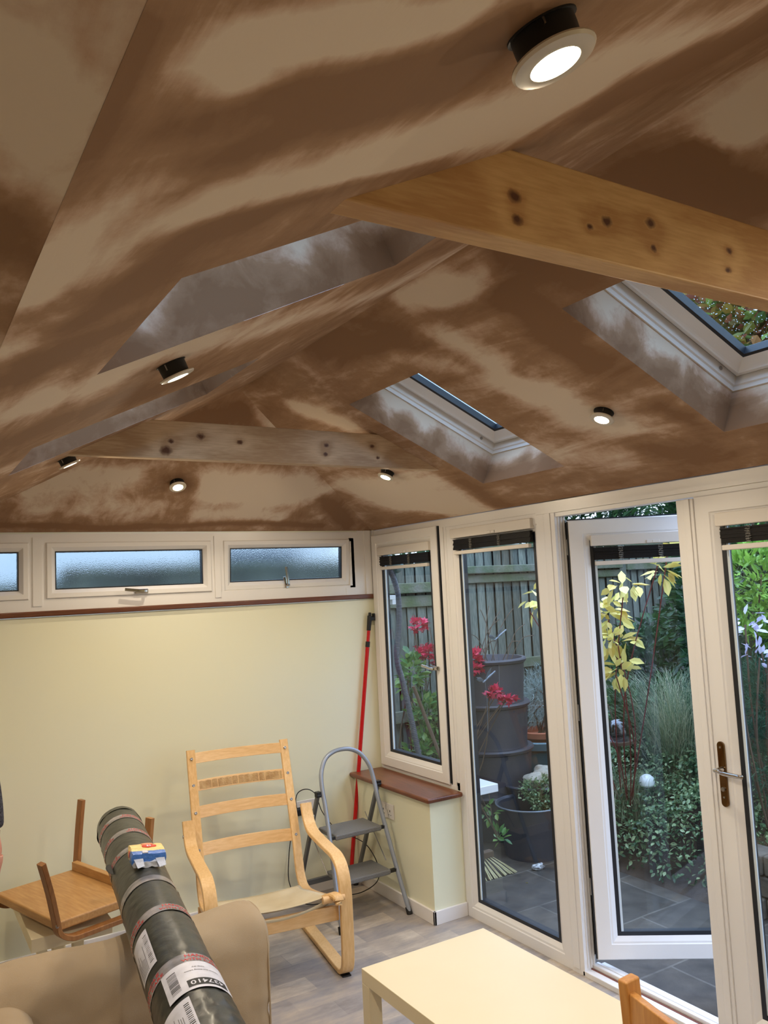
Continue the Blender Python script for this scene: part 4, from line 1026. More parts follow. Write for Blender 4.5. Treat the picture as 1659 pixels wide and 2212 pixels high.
def side_label(s0, s1, a0, a1):
    lb = part('paper_label', wrap_patch(s0, s1, a0, a1, .0017, 24, 6), PAPER, t, smooth=True, recalc=False)
    bm = bmesh.new()
    for k in range(16):
        w_ = random.choice((.0022,.0035,.0015)); s = s0+(s1-s0)*.12+k*(s1-s0)*.048
        b2 = wrap_patch(s, s+w_, a1-.20, a1-.06, .0021, 4, 1); me_ = bpy.data.meshes.new('x'); b2.to_mesh(me_); b2.free(); bm.from_mesh(me_)
    part('barcode', bm, INK, lb, recalc=False)
    bm = bmesh.new()
    for k in range(9):
        a = a0+.08+k*(a1-a0-.34)/9; l = random.uniform(.35,.85)
        b2 = wrap_patch(s0+.01, s0+.01+(s1-s0-.02)*l, a, a+.018, .0021, 1, 3); me_ = bpy.data.meshes.new('x'); b2.to_mesh(me_); b2.free(); bm.from_mesh(me_)
    part('label_print', bm, GRYI, lb, recalc=False)
side_label(.60, .765, -1.15, -.30); side_label(1.02, 1.235, -1.50, -.72)

# ---------------------------------------------------------------- packet of tissues on the roll
YEL = mat('pale_yellow_film', (244,214,138), .3, bump=(60,.5)); BLU = mat('blue_film', (70,120,200), .3, bump=(60,.5)); LBL = mat('clear_film_white', (206,212,226), .25, bump=(60,.6)); REDP = mat('red_print_oval', (214,48,34), .35); PCH = mat('peach_print', (226,150,110), .4)
sc = 1.735
c0 = rp(sc, .10, .0)
t = thing('tissue_packet', 'small yellow and blue plastic packet of tissues lying on the black roll', 'packet', c0)
un = (RU*math.cos(.10)+RS*math.sin(.10)); us = un.cross(RAX).normalized(); us = -us if us.dot(RS) < 0 else us
MP = axes(c0, us, RAX, un)
def pk(x0,x1,y0,y1,z0,z1,name,m_,par,n=10,wr=.002,local=False):
    bm = bmesh.new(); bmesh.ops.create_cube(bm, size=2); bmesh.ops.subdivide_edges(bm, edges=bm.edges, cuts=n, use_grid_fill=True)
    for v in bm.verts:
        p = v.co.copy(); e_ = 1-.05*(abs(p.x)**6)*(abs(p.z)**2) ; 
        q = V(((x0+x1)/2+p.x*(x1-x0)/2*e_, (y0+y1)/2+p.y*(y1-y0)/2*e_, (z0+z1)/2+p.z*(z1-z0)/2*(1-.12*p.y**4)))
        q += V((noise.noise(q*60), noise.noise(q*60+V((5,0,0))), noise.noise(q*60+V((0,9,0)))))*wr
        v.co = MP @ q
    return part(name, bm, m_, par, smooth=True)
pk(-.056,.056,-.042,.050,.003,.045,'packet_body',YEL,t)
pk(-.0565,.0565,-.060,-.012,.004,.044,'blue_wrapper_end',BLU,t)
pk(-.050,.046,-.068,-.052,.000,.020,'crimped_end',LBL,t,wr=.006)
bm = bmesh.new(); prism(bm, [MP @ V((.008+math.cos(a)*.024, .012+math.sin(a)*.014, .045)) for a in [2*math.pi*i/24 for i in range(24)]], MP.to_3x3() @ V((0,0,.0022))); ov = part('red_oval_print', bm, REDP, t)
bm = bmesh.new(); box(bm, (.0,.005,.0472), (.006,.019,.0478), MP); box(bm, (.009,.005,.0472), (.013,.019,.0478), MP); part('white_print', bm, PAPER, ov)
bm = bmesh.new(); prism(bm, [MP @ V((.004+math.cos(a)*.020, .036+math.sin(a)*.010, .0445)) for a in [2*math.pi*i/20 for i in range(20)]], MP.to_3x3() @ V((0,0,.0022))); part('peach_print', bm, PCH, t)
bm = bmesh.new(); prism(bm, [MP @ V((-.0572, .0+math.cos(a)*.011, .026+math.sin(a)*.011)) for a in [2*math.pi*i/20 for i in range(20)]], MP.to_3x3() @ V((-.001,0,0))); part('red_oval_print', bm, REDP, t)
bm = bmesh.new(); box(bm, (-.022,-.058,.0435), (-.004,-.034,.0462), MP); part('white_print', bm, PAPER, t)
for x0 in (-.05,.02):
    bm = bmesh.new(); poly(bm, [MP @ V(p) for p in ((x0,-.058,.028),(x0+.03,-.058,.030),(x0+.034,-.082,.010),(x0+.012,-.090,.006))])
    o = part('torn_film_tab', bm, LBL, t); md = o.modifiers.new('th','SOLIDIFY'); md.thickness = .0008

# ---------------------------------------------------------------- dining chair beside the camera
PINE = wood_mat('varnished_pine', (190,128,62), (218,160,90), grain=34, axis=2, rough=.32, stretch=8)
t = thing('dining_chair', 'varnished pine dining chair, only the top of its back in view by the table', 'chair', (1.62,1.20,0), 0)
def bar(p0, p1, w_, d2_, nm, up=(0,0,1), bev=.004):
    bm = bmesh.new(); sweep(bm, [V(p0), (V(p0)+V(p1))/2, V(p1)], rect(w_, d2_), up=up); return part(nm, bm, PINE, t, bevel=bev)
ax, ay = 1.488, 1.425; bx, by = 1.415, 1.035
for (x, y) in ((ax,ay),(bx,by)):
    bm = bmesh.new(); sweep(bm, smooth_path([(x+.035,y,0),(x+.03,y,.42),(x+.012,y,.66),(x,y,.862)],5), rect(.028,.048), up=(1,0,0)); part('back_post', bm, PINE, t, bevel=.005)
    dx = .39; part('front_leg', B(((x+dx,y-.02,0),(x+dx+.036,y+.02,.42))), PINE, t, bevel=.004)
bm = bmesh.new(); pts = []
for i in range(13):
    f_ = i/12; pts.append((ax+(bx-ax)*f_+.0+.022*math.sin(math.pi*f_)*-1, ay+(by-ay)*f_, .795+.012*math.sin(math.pi*f_)))
sweep(bm, pts, rect(.020,.078), up=(0,0,1)); part('top_rail', bm, PINE, t, bevel=.004)
sweep_pts = [(x+.02, y, z-.26) for x, y, z in pts]; bm = bmesh.new(); sweep(bm, sweep_pts, rect(.018,.04), up=(0,0,1)); part('lower_rail', bm, PINE, t, bevel=.003)
for k in range(4):
    f_ = (k+1)/5; q = V(pts[round(f_*12)]); bm = bmesh.new(); sweep(bm, [q-V((0,0,.03)), q+V((.02,0,-.245))], rect(.03,.012), up=(1,0,0)); part('back_slat', bm, PINE, t, bevel=.003)
bm = bmesh.new(); prism(bm, [(ax-.0,ay+.02,.42),(ax+.43,ay+.03,.42),(bx+.45,by-.03,.42),(bx,by-.02,.42)], (0,0,.03)); part('seat', bm, PINE, t, bevel=.008)
# ================================================================ OUTSIDE
def paving_mat():
    m = bpy.data.materials.new('dark_slate_paving'); m.use_nodes = True; nt = m.node_tree; L = nt.links.new; b = nt.nodes['Principled BSDF']
    tc = N(nt,'ShaderNodeTexCoord'); nz = N(nt,'ShaderNodeTexNoise'); nz.inputs['Scale'].default_value = 1.2; L(tc.outputs['Object'], nz.inputs['Vector'])
    mx = N(nt,'ShaderNodeMix', data_type='RGBA'); mx.inputs['Factor'].default_value = .06; L(tc.outputs['Object'], mx.inputs[6]); L(nz.outputs['Color'], mx.inputs[7])
    br = N(nt,'ShaderNodeTexBrick'); br.inputs['Scale'].default_value = 1; br.inputs['Brick Width'].default_value = .62; br.inputs['Row Height'].default_value = .45; br.inputs['Mortar Size'].default_value = .006
    br.inputs['Color1'].default_value = rgb(74,68,61); br.inputs['Color2'].default_value = rgb(94,85,74); br.inputs['Mortar'].default_value = rgb(112,106,96); L(mx.outputs[2], br.inputs['Vector'])
    n2 = N(nt,'ShaderNodeTexNoise'); n2.inputs['Scale'].default_value = 9; n2.inputs['Detail'].default_value = 10; L(tc.outputs['Object'], n2.inputs['Vector'])
    m2 = N(nt,'ShaderNodeMix', data_type='RGBA', blend_type='MULTIPLY'); m2.inputs['Factor'].default_value = .8; L(br.outputs[0], m2.inputs[6])
    cr = N(nt,'ShaderNodeValToRGB'); cr.color_ramp.elements[0].position = .3; cr.color_ramp.elements[0].color = (.35,.33,.32,1); cr.color_ramp.elements[1].position = .7; L(n2.outputs[0], cr.inputs[0]); L(cr.outputs[0], m2.inputs[7]); L(m2.outputs[2], b.inputs['Base Color'])
    b.inputs['Roughness'].default_value = .5
    bp = N(nt,'ShaderNodeBump'); bp.inputs['Strength'].default_value = .5; bp.inputs['Distance'].default_value = .01; L(n2.outputs[0], bp.inputs['Height']); L(bp.outputs[0], b.inputs['Normal'])
    return m
struct('patio', B(((R+.08,-4,GZ-.1),(14,9,GZ)), ((-4,D+.1,GZ-.1),(R+.08,9,GZ))), paving_mat())
bm = bmesh.new(); box(bm, (-4.55,.610,-.27), (-3.742,.655,-.07), MR_); struct('trim_outer_cill', bm, UPVC, bevel=.004)

# ---- leaves
def leaf_mat(name, cols, rough=.5, trans=.25):
    m = bpy.data.materials.new(name); m.use_nodes = True; nt = m.node_tree; L = nt.links.new; b = nt.nodes['Principled BSDF']
    ge = N(nt,'ShaderNodeNewGeometry'); cr = N(nt,'ShaderNodeValToRGB'); e = cr.color_ramp.elements
    k = len(cols); e[0].position = 0; e[0].color = rgb(*cols[0]); e[1].position = 1; e[1].color = rgb(*cols[-1])
    for i in range(1, k-1): x = e.new(i/(k-1)); x.color = rgb(*cols[i])
    L(ge.outputs['Random Per Island'], cr.inputs[0]); L(cr.outputs[0], b.inputs['Base Color']); b.inputs['Roughness'].default_value = rough
    tr = N(nt,'ShaderNodeBsdfTranslucent'); L(cr.outputs[0], tr.inputs[0]); mx = N(nt,'ShaderNodeMixShader'); mx.inputs[0].default_value = trans
    o = nt.nodes['Material Output']; L(b.outputs[0], mx.inputs[1]); L(tr.outputs[0], mx.inputs[2]); L(mx.outputs[0], o.inputs[0])
    return m
LEAFSH = {
 'oval': ([(0,0),(.28,.22),(.62,.24),(1,0),(.62,-.24),(.28,-.22)], .06),
 'lance': ([(0,0),(.3,.13),(.65,.13),(1,0),(.65,-.13),(.3,-.13)], .04),
 'needle': ([(0,0),(.5,.035),(1,0),(.5,-.035)], 0),
 'star': ([(0,0),(.12,.30),(.30,.14),(.52,.52),(.55,.14),(1,.0),(.55,-.14),(.52,-.52),(.30,-.14),(.12,-.30)], .03),
}
def leaves(name, pts, size, shape, m, parent, droop=.0, rnd=None, up=.5):
    """pts: (position, outward dir)"""
    rnd = rnd or random.Random(5); vs, fs = [], []; out, fold = LEAFSH[shape]
    for p, d in pts:
        d = (V(d)+V((rnd.gauss(0,.6),rnd.gauss(0,.6),rnd.gauss(0,.5)-droop))).normalized()
        n = (V((rnd.gauss(0,.5),rnd.gauss(0,.5),up+rnd.random()))).normalized(); s = d.cross(n)
        if s.length < .1: continue
        s.normalize(); n = s.cross(d).normalized(); sz = size*rnd.uniform(.7,1.25); b0 = len(vs)
        for i, (a, c) in enumerate(out):
            vs.append(V(p)+d*(a*sz)+s*(c*sz)+n*(abs(c)*fold*sz*3-(a*a)*.12*sz))
        k = len(out); tip = max(range(k), key=lambda i: out[i][0])
        if shape == 'star': 
            for a_, b_ in ((1,3),(3,5),(5,7),(7,9)): fs.append((b0, *range(b0+a_, b0+b_+1)))
        else:
            fs.append(tuple(range(b0, b0+tip+1))); fs.append((b0+tip, *range(b0+tip+1, b0+k), b0))
    me = bpy.data.meshes.new(name)
    if parent is not None:
        inv = wm(parent).inverted(); vs = [inv @ v for v in vs]
    me.from_pydata([tuple(v) for v in vs], [], fs); me.materials.append(m)
    o = bpy.data.objects.new(name, me); COL.objects.link(o)
    if parent is not None: o.parent = parent; WM[o.name] = wm(parent)
    return o
def blob(c, r, n, rnd, shell=.5):
    out = []
    for _ in range(n):
        d = V((rnd.gauss(0,1), rnd.gauss(0,1), rnd.gauss(0,1))).normalized(); k = rnd.uniform(shell, 1)**.6
        # broken outline
        k *= .78+.35*noise.noise(d*2.3+V(c))
        out.append((V(c)+V((d.x*r[0], d.y*r[1], d.z*r[2]))*k, d+V((0,0,.25))))
    return out
def plant(name, label, cat, base, blobs, size, shape, m, stems, stemm, group=None, seed=1, droop=0, shell=.4, sr=.006):
    rnd = random.Random(seed); t = thing(name, label, cat, base, group=group); pts = []
    for c, r, n in blobs: pts += blob(c, r, n, rnd, shell)
    leaves('foliage', pts, size, shape, m, t, droop, rnd)
    bm = bmesh.new()
    for c, r, n in blobs:
        for k in range(stems):
            q = V(c)+V((rnd.gauss(0,r[0]*.4), rnd.gauss(0,r[1]*.4), rnd.gauss(0,r[2]*.4))); b0 = V(base)+V((rnd.gauss(0,.02), rnd.gauss(0,.02), 0)); mid = (q+b0)/2+V((rnd.gauss(0,.06), rnd.gauss(0,.06), .05))
            tube(bm, smooth_path([b0, mid, q], 5), sr, 5)
    if stems: part('stem', bm, stemm, t, smooth=True)
    else: bm.free()
    return t
BARK = mat('garden_bark', (92,74,58), .9); REDST = mat('red_stem', (112,40,40), .6); SOIL = mat('dark_soil', (52,42,34), .95, bump=(30,1.0), var=(8,(74,60,46)))
LGREEN = leaf_mat('laurel_leaf', [(60,104,56),(96,140,74),(132,160,84),(80,120,70)], .35)
LRED = leaf_mat('maple_leaf_red', [(186,34,70),(214,50,84),(160,28,50)], .5)
LYEL = leaf_mat('yellow_autumn_leaf', [(228,210,110),(240,226,140),(206,176,84),(214,214,120)], .45)
LIVY = leaf_mat('variegated_groundcover_leaf', [(58,92,60),(110,140,96),(170,188,140),(84,116,72),(48,80,52)], .35)
LDARK = leaf_mat('dark_evergreen_leaf', [(30,58,36),(46,82,44),(64,104,52),(36,66,44)], .5)
LBRI = leaf_mat('bright_green_leaf', [(124,170,70),(160,200,92),(92,140,56)], .4)
LCON = leaf_mat('conifer_needle', [(40,78,56),(64,104,74),(34,66,50)], .6)
LSIL = leaf_mat('silver_lavender_leaf', [(134,150,146),(164,176,170),(108,128,120)], .7)
LMAU = leaf_mat('pale_mauve_leaf', [(206,204,226),(186,180,212),(222,220,234)], .6)
LGRA = leaf_mat('grass_blade', [(104,136,96),(168,174,140),(74,108,80),(206,198,164)], .6)
# fence ------------------------------------------------------------
FW = wood_mat('weathered_fence_board', (88,94,84), (146,150,136), grain=30, axis=2, rough=.9, stretch=7, island=.45)
FR = mat('mossy_fence_rail', (112,112,98), .95, bump=(50,.6), var=(7,(78,92,58)))
def fence(x0, x1, y, label, rails, top):
    t = thing('fence_panel', label, 'fence', ((x0+x1)/2, y, GZ), group='garden fence panels')
    bm = bmesh.new(); x = x0; rnd = random.Random(int(x0*10)+3)
    while x < x1:
        j = rnd.uniform(-.004,.004); w_ = .097
        vs = [(x,y-.004+j,0),(x+w_,y-.020+j,0)]
        prism(bm, [(x,y-.020+j,GZ+.02),(x+w_,y-.004+j,GZ+.02),(x+w_,y-.004+j,top-.02),(x,y-.020+j,top-.02)], (0,.008,0)); x += .104
    part('boards', bm, FW, t)
    part('shadow_backing', B(((x0,y+.008,GZ),(x1,y+.012,top-.03))), BLACK, t)  # black sheet standing in for shadow in the gaps between boards
    for z0, z1, d0, mt_ in rails:
        bm = B(((x0,y-.022-d0,z0),(x1,y-.020,z1))); part('rail', bm, FR, t, bevel=.008)
    bm = B(((x0,y-.05,top-.025),(x1,y+.03,top+.012))); part('capping', bm, FR, t, bevel=.006)
    part('post', B(((x1-.01,y-.05,GZ),(x1+.085,y+.05,top+.04))), FW, t, bevel=.006)
fence(1.0, 4.28, 5.9, 'weathered feather-edge fence panel behind the hose and red maple', [(1.74,1.83,.055,0),(1.62,1.72,.02,0),(.66,.76,.04,0)], 2.03)
fence(4.37, 6.42, 5.9, 'weathered feather-edge fence panel behind the stacked grey bins', [(1.885,1.955,.07,0),(1.80,1.875,.025,0),(1.0,1.09,.04,0)], 2.14)
fence(6.51, 9.4, 5.9, 'weathered feather-edge fence panel behind the yellow leaved shrub', [(1.86,1.94,.05,0),(.98,1.07,.04,0)], 2.14)
fence(-4.0, .91, 5.9, 'weathered feather-edge fence panel outside the frosted windows', [(1.64,1.73,.055,0)], 1.93)
t = thing('neighbouring_house', 'pale rendered wall of the next house, a blur through the frosted windows', 'house', (-1,9,GZ))
part('rendered_wall', B(((-6,7.6,GZ),(4.1,11,4.2))), mat('pale_grey_render', (206,214,212), .9, bump=(60,.4), var=(2,(220,222,218))), t)
part('house_window', B(((2.6,7.56,1.2),(3.6,7.6,2.25))), mat('dark_window_glass', (60,72,84), .1), t); part('roof', B(((-6.3,7.3,4.2),(4.3,11.3,4.4))), mat('slate_roof', (70,74,80), .7), t)
# things by the house ------------------------------------------------
HOSEM = mat('ribbed_grey_hose', (84,84,88), .5); GUT = mat('grey_green_gutter', (104,124,118), .4); BINM = mat('grey_brown_bin_plastic', (58,55,60), .5, bump=(40,.1)); TEAL = mat('teal_glaze', (66,100,104), .3); TERR = mat('terracotta', (168,96,66), .85); GALV = mat('dull_galvanised_steel', (112,118,124), .4, .5); STONE = mat('pale_garden_stone', (140,132,116), .85, bump=(20,.6), var=(9,(178,170,152)))
t = thing('flexible_hose', 'ribbed grey flexible hose curving down outside the corner casement', 'hose', (3.05,4.9,GZ))
hp_ = [(3.02,4.9,1.93),(3.06,4.9,1.88),(3.10,4.9,1.73),(3.093,4.9,1.53),(3.062,4.9,1.31),(3.10,4.9,1.14),(3.15,4.9,.91),(3.20,4.9,.65),(3.245,4.9,.40),(3.27,4.9,.1),(3.28,4.9,GZ)]
pts = smooth_path(hp_, 70); bm = bmesh.new(); tube(bm, pts, .0195, 12, scale=[1.0+.10*math.sin(i*1.9) for i in range(len(pts))]); part('hose_tube', bm, HOSEM, t, smooth=True, angle=80)
t = thing('gutter_pipe', 'grey-green gutter end above the hose outside the corner casement', 'gutter', (2.95,4.9,1.96))
bm = bmesh.new(); cyl(bm, (2.80,4.78,2.10), (3.125,4.93,1.945), .042, n=20); part('gutter_tube', bm, GUT, t, smooth=True); bm = bmesh.new(); cyl(bm, (3.095,4.917,1.96), (3.13,4.932,1.942), .048, n=20); part('gutter_collar', bm, GUT, t, smooth=True)
t = thing('wall_bracket', 'small white bracket outside the corner casement beside the hose', 'bracket', (2.95,4.8,1.72))
bm = B(((2.84,4.79,1.715),(3.01,4.83,1.745)), ((2.98,4.79,1.68),(3.01,4.83,1.715))); part('bracket_body', bm, UPVC, t, bevel=.003)
# stacked bins
t = thing('stacked_bin', 'tall stack of round grey-brown plastic bins with moulded rims outside the fixed window', 'bin', (4.00,5.08,GZ))
zs = [GZ, .22, .55, .885, 1.215]
for k in range(4):
    r_ = .315-.008*k; bm = bmesh.new(); z0, z1 = zs[k], zs[k+1]
    lathe(bm, (4.00,5.08,0), [(r_-.015,z0),(r_-.02,z0+.02),(r_,z1-.04),(r_+.014,z1-.03),(r_+.02,z1-.012),(r_+.012,z1),(r_-.012,z1),(r_-.03,z1-.05 if k == 3 else z1-.002),(0,z1-.06 if k == 3 else z1-.002)], 48)
    part('bin_tier', bm, BINM, t, smooth=True)
bm = bmesh.new(); rnd = random.Random(4)
for k in range(14):
    a = rnd.uniform(0,6.28); q = V((4.0+rnd.uniform(-.2,.2),5.0+rnd.uniform(-.15,.1),1.15)); e = q+V((math.cos(a)*.22, -.05+math.sin(a)*.1, rnd.uniform(.1,.5))); tube(bm, smooth_path([q,(q+e)/2+V((0,0,.08)),e],4), .003, 4)
tt_ = thing('dead_twigs', 'bare brown twigs rising from the stacked grey bins', 'twigs', (4.0,5.0,1.15)); part('twig_stems', bm, BARK, tt_)
for c, lab in (((3.89,4.80,1.38), 'metal dragonfly ornament above the rim of the stacked bins'), ((3.60,4.6,1.11), 'metal dragonfly ornament lower down in front of the stacked bins')):
    t = thing('dragonfly_ornament', lab, 'ornament', c, group='metal dragonflies'); c = V(c)
    bm = bmesh.new(); tube(bm, [c+V((-.02,0,-.01)), c+V((.0,0,0)), c+V((.03,0,.02)), c+V((.09,-.01,.06))], .006, 8); part('body', bm, GALV, t, smooth=True)
    for d in ((-.09,-.02,.02),(-.06,.02,.03),(.05,-.02,.09),(.10,.02,.05)):
        bm = bmesh.new(); d = V(d); s = d.cross(V((0,1,.2))).normalized()*.012
        prism(bm, [c, c+d*.6+s, c+d, c+d*.6-s], (0,.002,0)); part('wing', bm, GALV, t)
    bm = bmesh.new(); tube(bm, [c, c+V((.01,0,-.12)), c+V((.0,.0,-.35))], .002, 5); part('stake', bm, GALV, t)
# teal pot with lavender
t = thing('teal_pot', 'large teal glazed pot with a terracotta pot inside beside the stacked bins', 'pot', (4.80,5.40,GZ))
bm = bmesh.new(); lathe(bm, (4.80,5.40,0), [(.20,GZ),(.23,GZ+.08),(.27,.25),(.29,.38),(.315,.40),(.315,.455),(.30,.465),(.275,.455),(.26,.38),(0,.38)], 48); part('pot_body', bm, TEAL, t, smooth=True)
bm = bmesh.new(); lathe(bm, (4.78,5.36,0), [(.15,.38),(.18,.48),(.20,.48),(.205,.525),(.18,.53),(.17,.48),(0,.48)], 36); part('inner_pot', bm, TERR, t, smooth=True)
plant('lavender_bush', 'silvery lavender bush growing in the teal pot', 'plant', (4.78,5.36,.48), [((4.78,5.36,.80),(.27,.22,.32),2600)], .055, 'needle', LSIL, 12, BARK, seed=4, shell=.1)
# tub and rockery
t = thing('metal_tub', 'dark galvanised tub with wire rim on the patio in front of the bins', 'tub', (3.86,4.50,GZ))
bm = bmesh.new(); lathe(bm, (3.86,4.50,0), [(0,GZ),(.19,GZ),(.235,.225),(.245,.245),(.238,.252),(.225,.24),(.185,-.06),(0,-.06)], 48); part('tub_body', bm, mat('dark_tub_metal', (74,74,80), .4, .4), t, smooth=True)
bm = bmesh.new(); tube(bm, [(3.86+.242*math.cos(a),4.50+.242*math.sin(a),.247) for a in [2*math.pi*i/40 for i in range(40)]], .006, 8, closed=True); part('tub_rim', bm, GALV, t, smooth=True)
t = thing('rockery_planter', 'round grey planter with stones behind the metal tub', 'planter', (4.12,4.80,GZ))
bm = bmesh.new(); lathe(bm, (4.12,4.74,0), [(.18,GZ),(.22,.28),(.235,.30),(.22,.31),(.20,.28),(0,.28)], 36); part('planter_body', bm, BINM, t, smooth=True)
for k, (x, y, z, r_) in enumerate(((4.05,4.66,.345,.075),(4.17,4.70,.36,.06),(4.12,4.62,.31,.045),(4.22,4.76,.37,.06))):
    t = thing('garden_stone', ['large rounded grey stone left on the planter behind the metal tub', 'rough pale stone in the middle of the planter', 'small white stone at the front of the planter', 'pale stone at the right back of the planter'][k], 'stone', (x,y,z), group='stones in the planter')
    bm = bmesh.new(); bmesh.ops.create_icosphere(bm, subdivisions=3, radius=r_)
    for v in bm.verts: v.co = V((v.co.x*1.15, v.co.y, v.co.z*.72))*(1+.25*noise.noise(v.co*22+V((k*3,0,0))))
    bm.transform(Matrix.Translation((x,y,z))); part('stone_body', bm, STONE, t, smooth=True)
plant('creeping_plant', 'pale green creeping plant spilling from the planter into the tub', 'plant', (4.10,4.70,.29), [((4.02,4.60,.30),(.20,.10,.09),700),((3.98,4.53,.24),(.12,.06,.08),260)], .028, 'oval', LIVY, 6, BARK, seed=6, shell=.3, sr=.002)
plant('trailing_plant', 'small trailing green plant hanging just below the white outside cill', 'plant', (2.99,3.98,.612), [((3.08,3.98,.42),(.06,.06,.09),18),((3.13,3.94,.28),(.05,.04,.05),12)], .055, 'oval', LGREEN, 3, BARK, seed=8, sr=.0025)
# broom and litter
t = thing('garden_broom', 'garden broom with stiff straw bristles resting on the patio', 'broom', (3.30,4.36,GZ))
bm = B(((3.20,4.38,GZ+.10),(3.42,4.43,GZ+.14))); part('broom_head', bm, BARK, t, bevel=.006)
BRI = mat('straw_bristle', (196,184,140), .9)
bm = bmesh.new(); rnd = random.Random(2)
for k in range(11):
    x = 3.21+k*.02
    for q in range(9):
        dx = (x-3.31)*.6+rnd.uniform(-.008,.008); tube(bm, [(x,4.39,GZ+.10),(x+dx,4.34+rnd.uniform(-.01,.01),GZ+.05),(x+dx*1.8,4.29+rnd.uniform(-.012,.012),GZ+.004)], .0022, 4)
part('bristles', bm, BRI, t)
bm = bmesh.new(); cyl(bm, (3.31,4.405,GZ+.12), (2.93,4.50,1.15), .012, n=12); part('broom_handle', bm, BARK, t, smooth=True)
t = thing('paper_scrap', 'crumpled white scrap lying on the dark patio', 'litter', (3.68,4.25,GZ)); bm = bmesh.new(); bmesh.ops.create_icosphere(bm, subdivisions=3, radius=.035)
for v in bm.verts: v.co = V((v.co.x*1.3, v.co.y*.8, v.co.z*.5))*(1+.6*noise.noise(v.co*50))
bm.transform(Matrix.Translation((3.68,4.25,GZ+.016))); part('scrap_body', bm, mat('dirty_white_paper', (216,214,210), .8, var=(40,(70,60,58))), t)
rnd = random.Random(12)
LBRO = leaf_mat('brown_litter', [(120,84,56),(150,108,70)], .8)
for x, y, c, lab in ((3.60,3.93,0,'red leaf on the patio nearest the fixed window'),(3.78,4.12,2,'brown leaf on the patio at the foot of the metal tub'),(3.20,2.42,1,'yellow leaf on the paving under the open door'),(3.92,3.05,2,'brown leaf beside the ground cover edge'),(3.45,4.10,1,'yellow leaf on the patio beside the broom bristles'),(3.96,2.72,0,'red leaf by the stone wall edging')):
    o = leaves('fallen_leaf', [(V((x,y,GZ+.006)),V((rnd.gauss(0,1),rnd.gauss(0,1),.0)))], .045, 'oval' if c else 'star', (LRED, LYEL, LBRO)[c], None, 0, rnd, up=5)
    setp(o, 'small fallen '+lab, 'leaf', 'fallen leaves on the patio')
# planting ---------------------------------------------------------------
plant('japanese_maple', 'small maple with bright red leaves outside the corner casement', 'maple', (3.42,4.98,GZ), [((3.50,5.15,1.30),(.13,.1,.07),110),((3.46,5.2,1.50),(.09,.08,.08),70),((3.60,5.1,1.20),(.12,.1,.06),90),((3.74,4.92,1.24),(.10,.08,.07),120),((3.70,4.85,1.17),(.10,.06,.04),60),((3.69,4.62,1.02),(.07,.05,.035),60),((3.79,4.62,.96),(.08,.05,.03),40),((3.66,4.9,1.42),(.04,.04,.05),18)], .046, 'star', LRED, 3, BARK, seed=3, shell=.2, sr=.004)
plant('laurel_shrub', 'green laurel shrub low outside the corner casement', 'shrub', (3.30,5.1,GZ), [((3.34,5.15,1.14),(.12,.12,.22),150),((3.42,5.05,.85),(.2,.12,.18),230),((3.36,5.0,.6),(.24,.12,.16),200),((3.40,5.0,.32),(.26,.14,.2),200)], .070, 'oval', LGREEN, 4, BARK, seed=5, shell=.2)
plant('yellow_leaved_shrub', 'shrub with large pale yellow autumn leaves and red stems behind the open door', 'shrub', (4.35,4.05,.1), [((3.98,3.76,1.56),(.19,.17,.14),50),((3.92,3.66,1.40),(.16,.14,.10),34),((3.88,3.60,1.22),(.10,.10,.10),20),((3.86,3.50,1.74),(.16,.12,.05),18),((3.85,3.20,1.82),(.08,.08,.09),17),((3.84,3.16,1.96),(.10,.06,.04),9),((3.82,3.75,1.02),(.05,.08,.06),6),((3.82,4.25,1.66),(.08,.08,.12),16),((3.95,4.0,1.72),(.10,.12,.06),14)], .095, 'oval', LYEL, 1, REDST, seed=7, droop=.7, shell=.2, sr=.004)
# raised bed, soil and edging
bm = bmesh.new(); n = 40
def bedz(x, y):
    e = (x-4.05)/.9; return GZ+max(0,min(1,e))*.42+.06*noise.noise(V((x*2,y*2,0)))
g = [[bm.verts.new((3.95+3.9*i/n, .2+5.5*j/n, bedz(3.95+3.9*i/n, .2+5.5*j/n)-(.1 if i == 0 else 0))) for j in range(n+1)] for i in range(n+1)]
for i in range(n):
    for j in range(n): bm.faces.new((g[i][j], g[i+1][j], g[i+1][j+1], g[i][j+1]))
struct('soil_bed', bm, SOIL, smooth=True)
t = thing('ground_cover', 'dense variegated ground cover spilling over the bed edge behind the open door', 'plant', (4.35,3.75,GZ)); rnd = random.Random(9); pts = []
for _ in range(7500):
    y = rnd.uniform(2.95,4.75); f_ = rnd.random(); x = 4.02+f_*.75+.08*noise.noise(V((y*3,0,0)))+ (4.1-y)*.12 ; z = GZ+.06+ (f_**.55)*.62+rnd.uniform(-.05,.05)+.10*noise.noise(V((x*5,y*5,0)))
    pts.append((V((x,y,z)), V((-.7,-.3,.3))))
leaves('foliage', pts, .036, 'oval', LIVY, t, .3, rnd)
bm = bmesh.new()
for k in range(60):
    y = rnd.uniform(3.0,4.6); x = 4.1+rnd.uniform(0,.3); tube(bm, smooth_path([(x+.25,y,.25),(x+.05,y-.05,.15),(x-.05,y-.12,GZ+.03)], 4), .002, 4)
part('stem', bm, BARK, t)
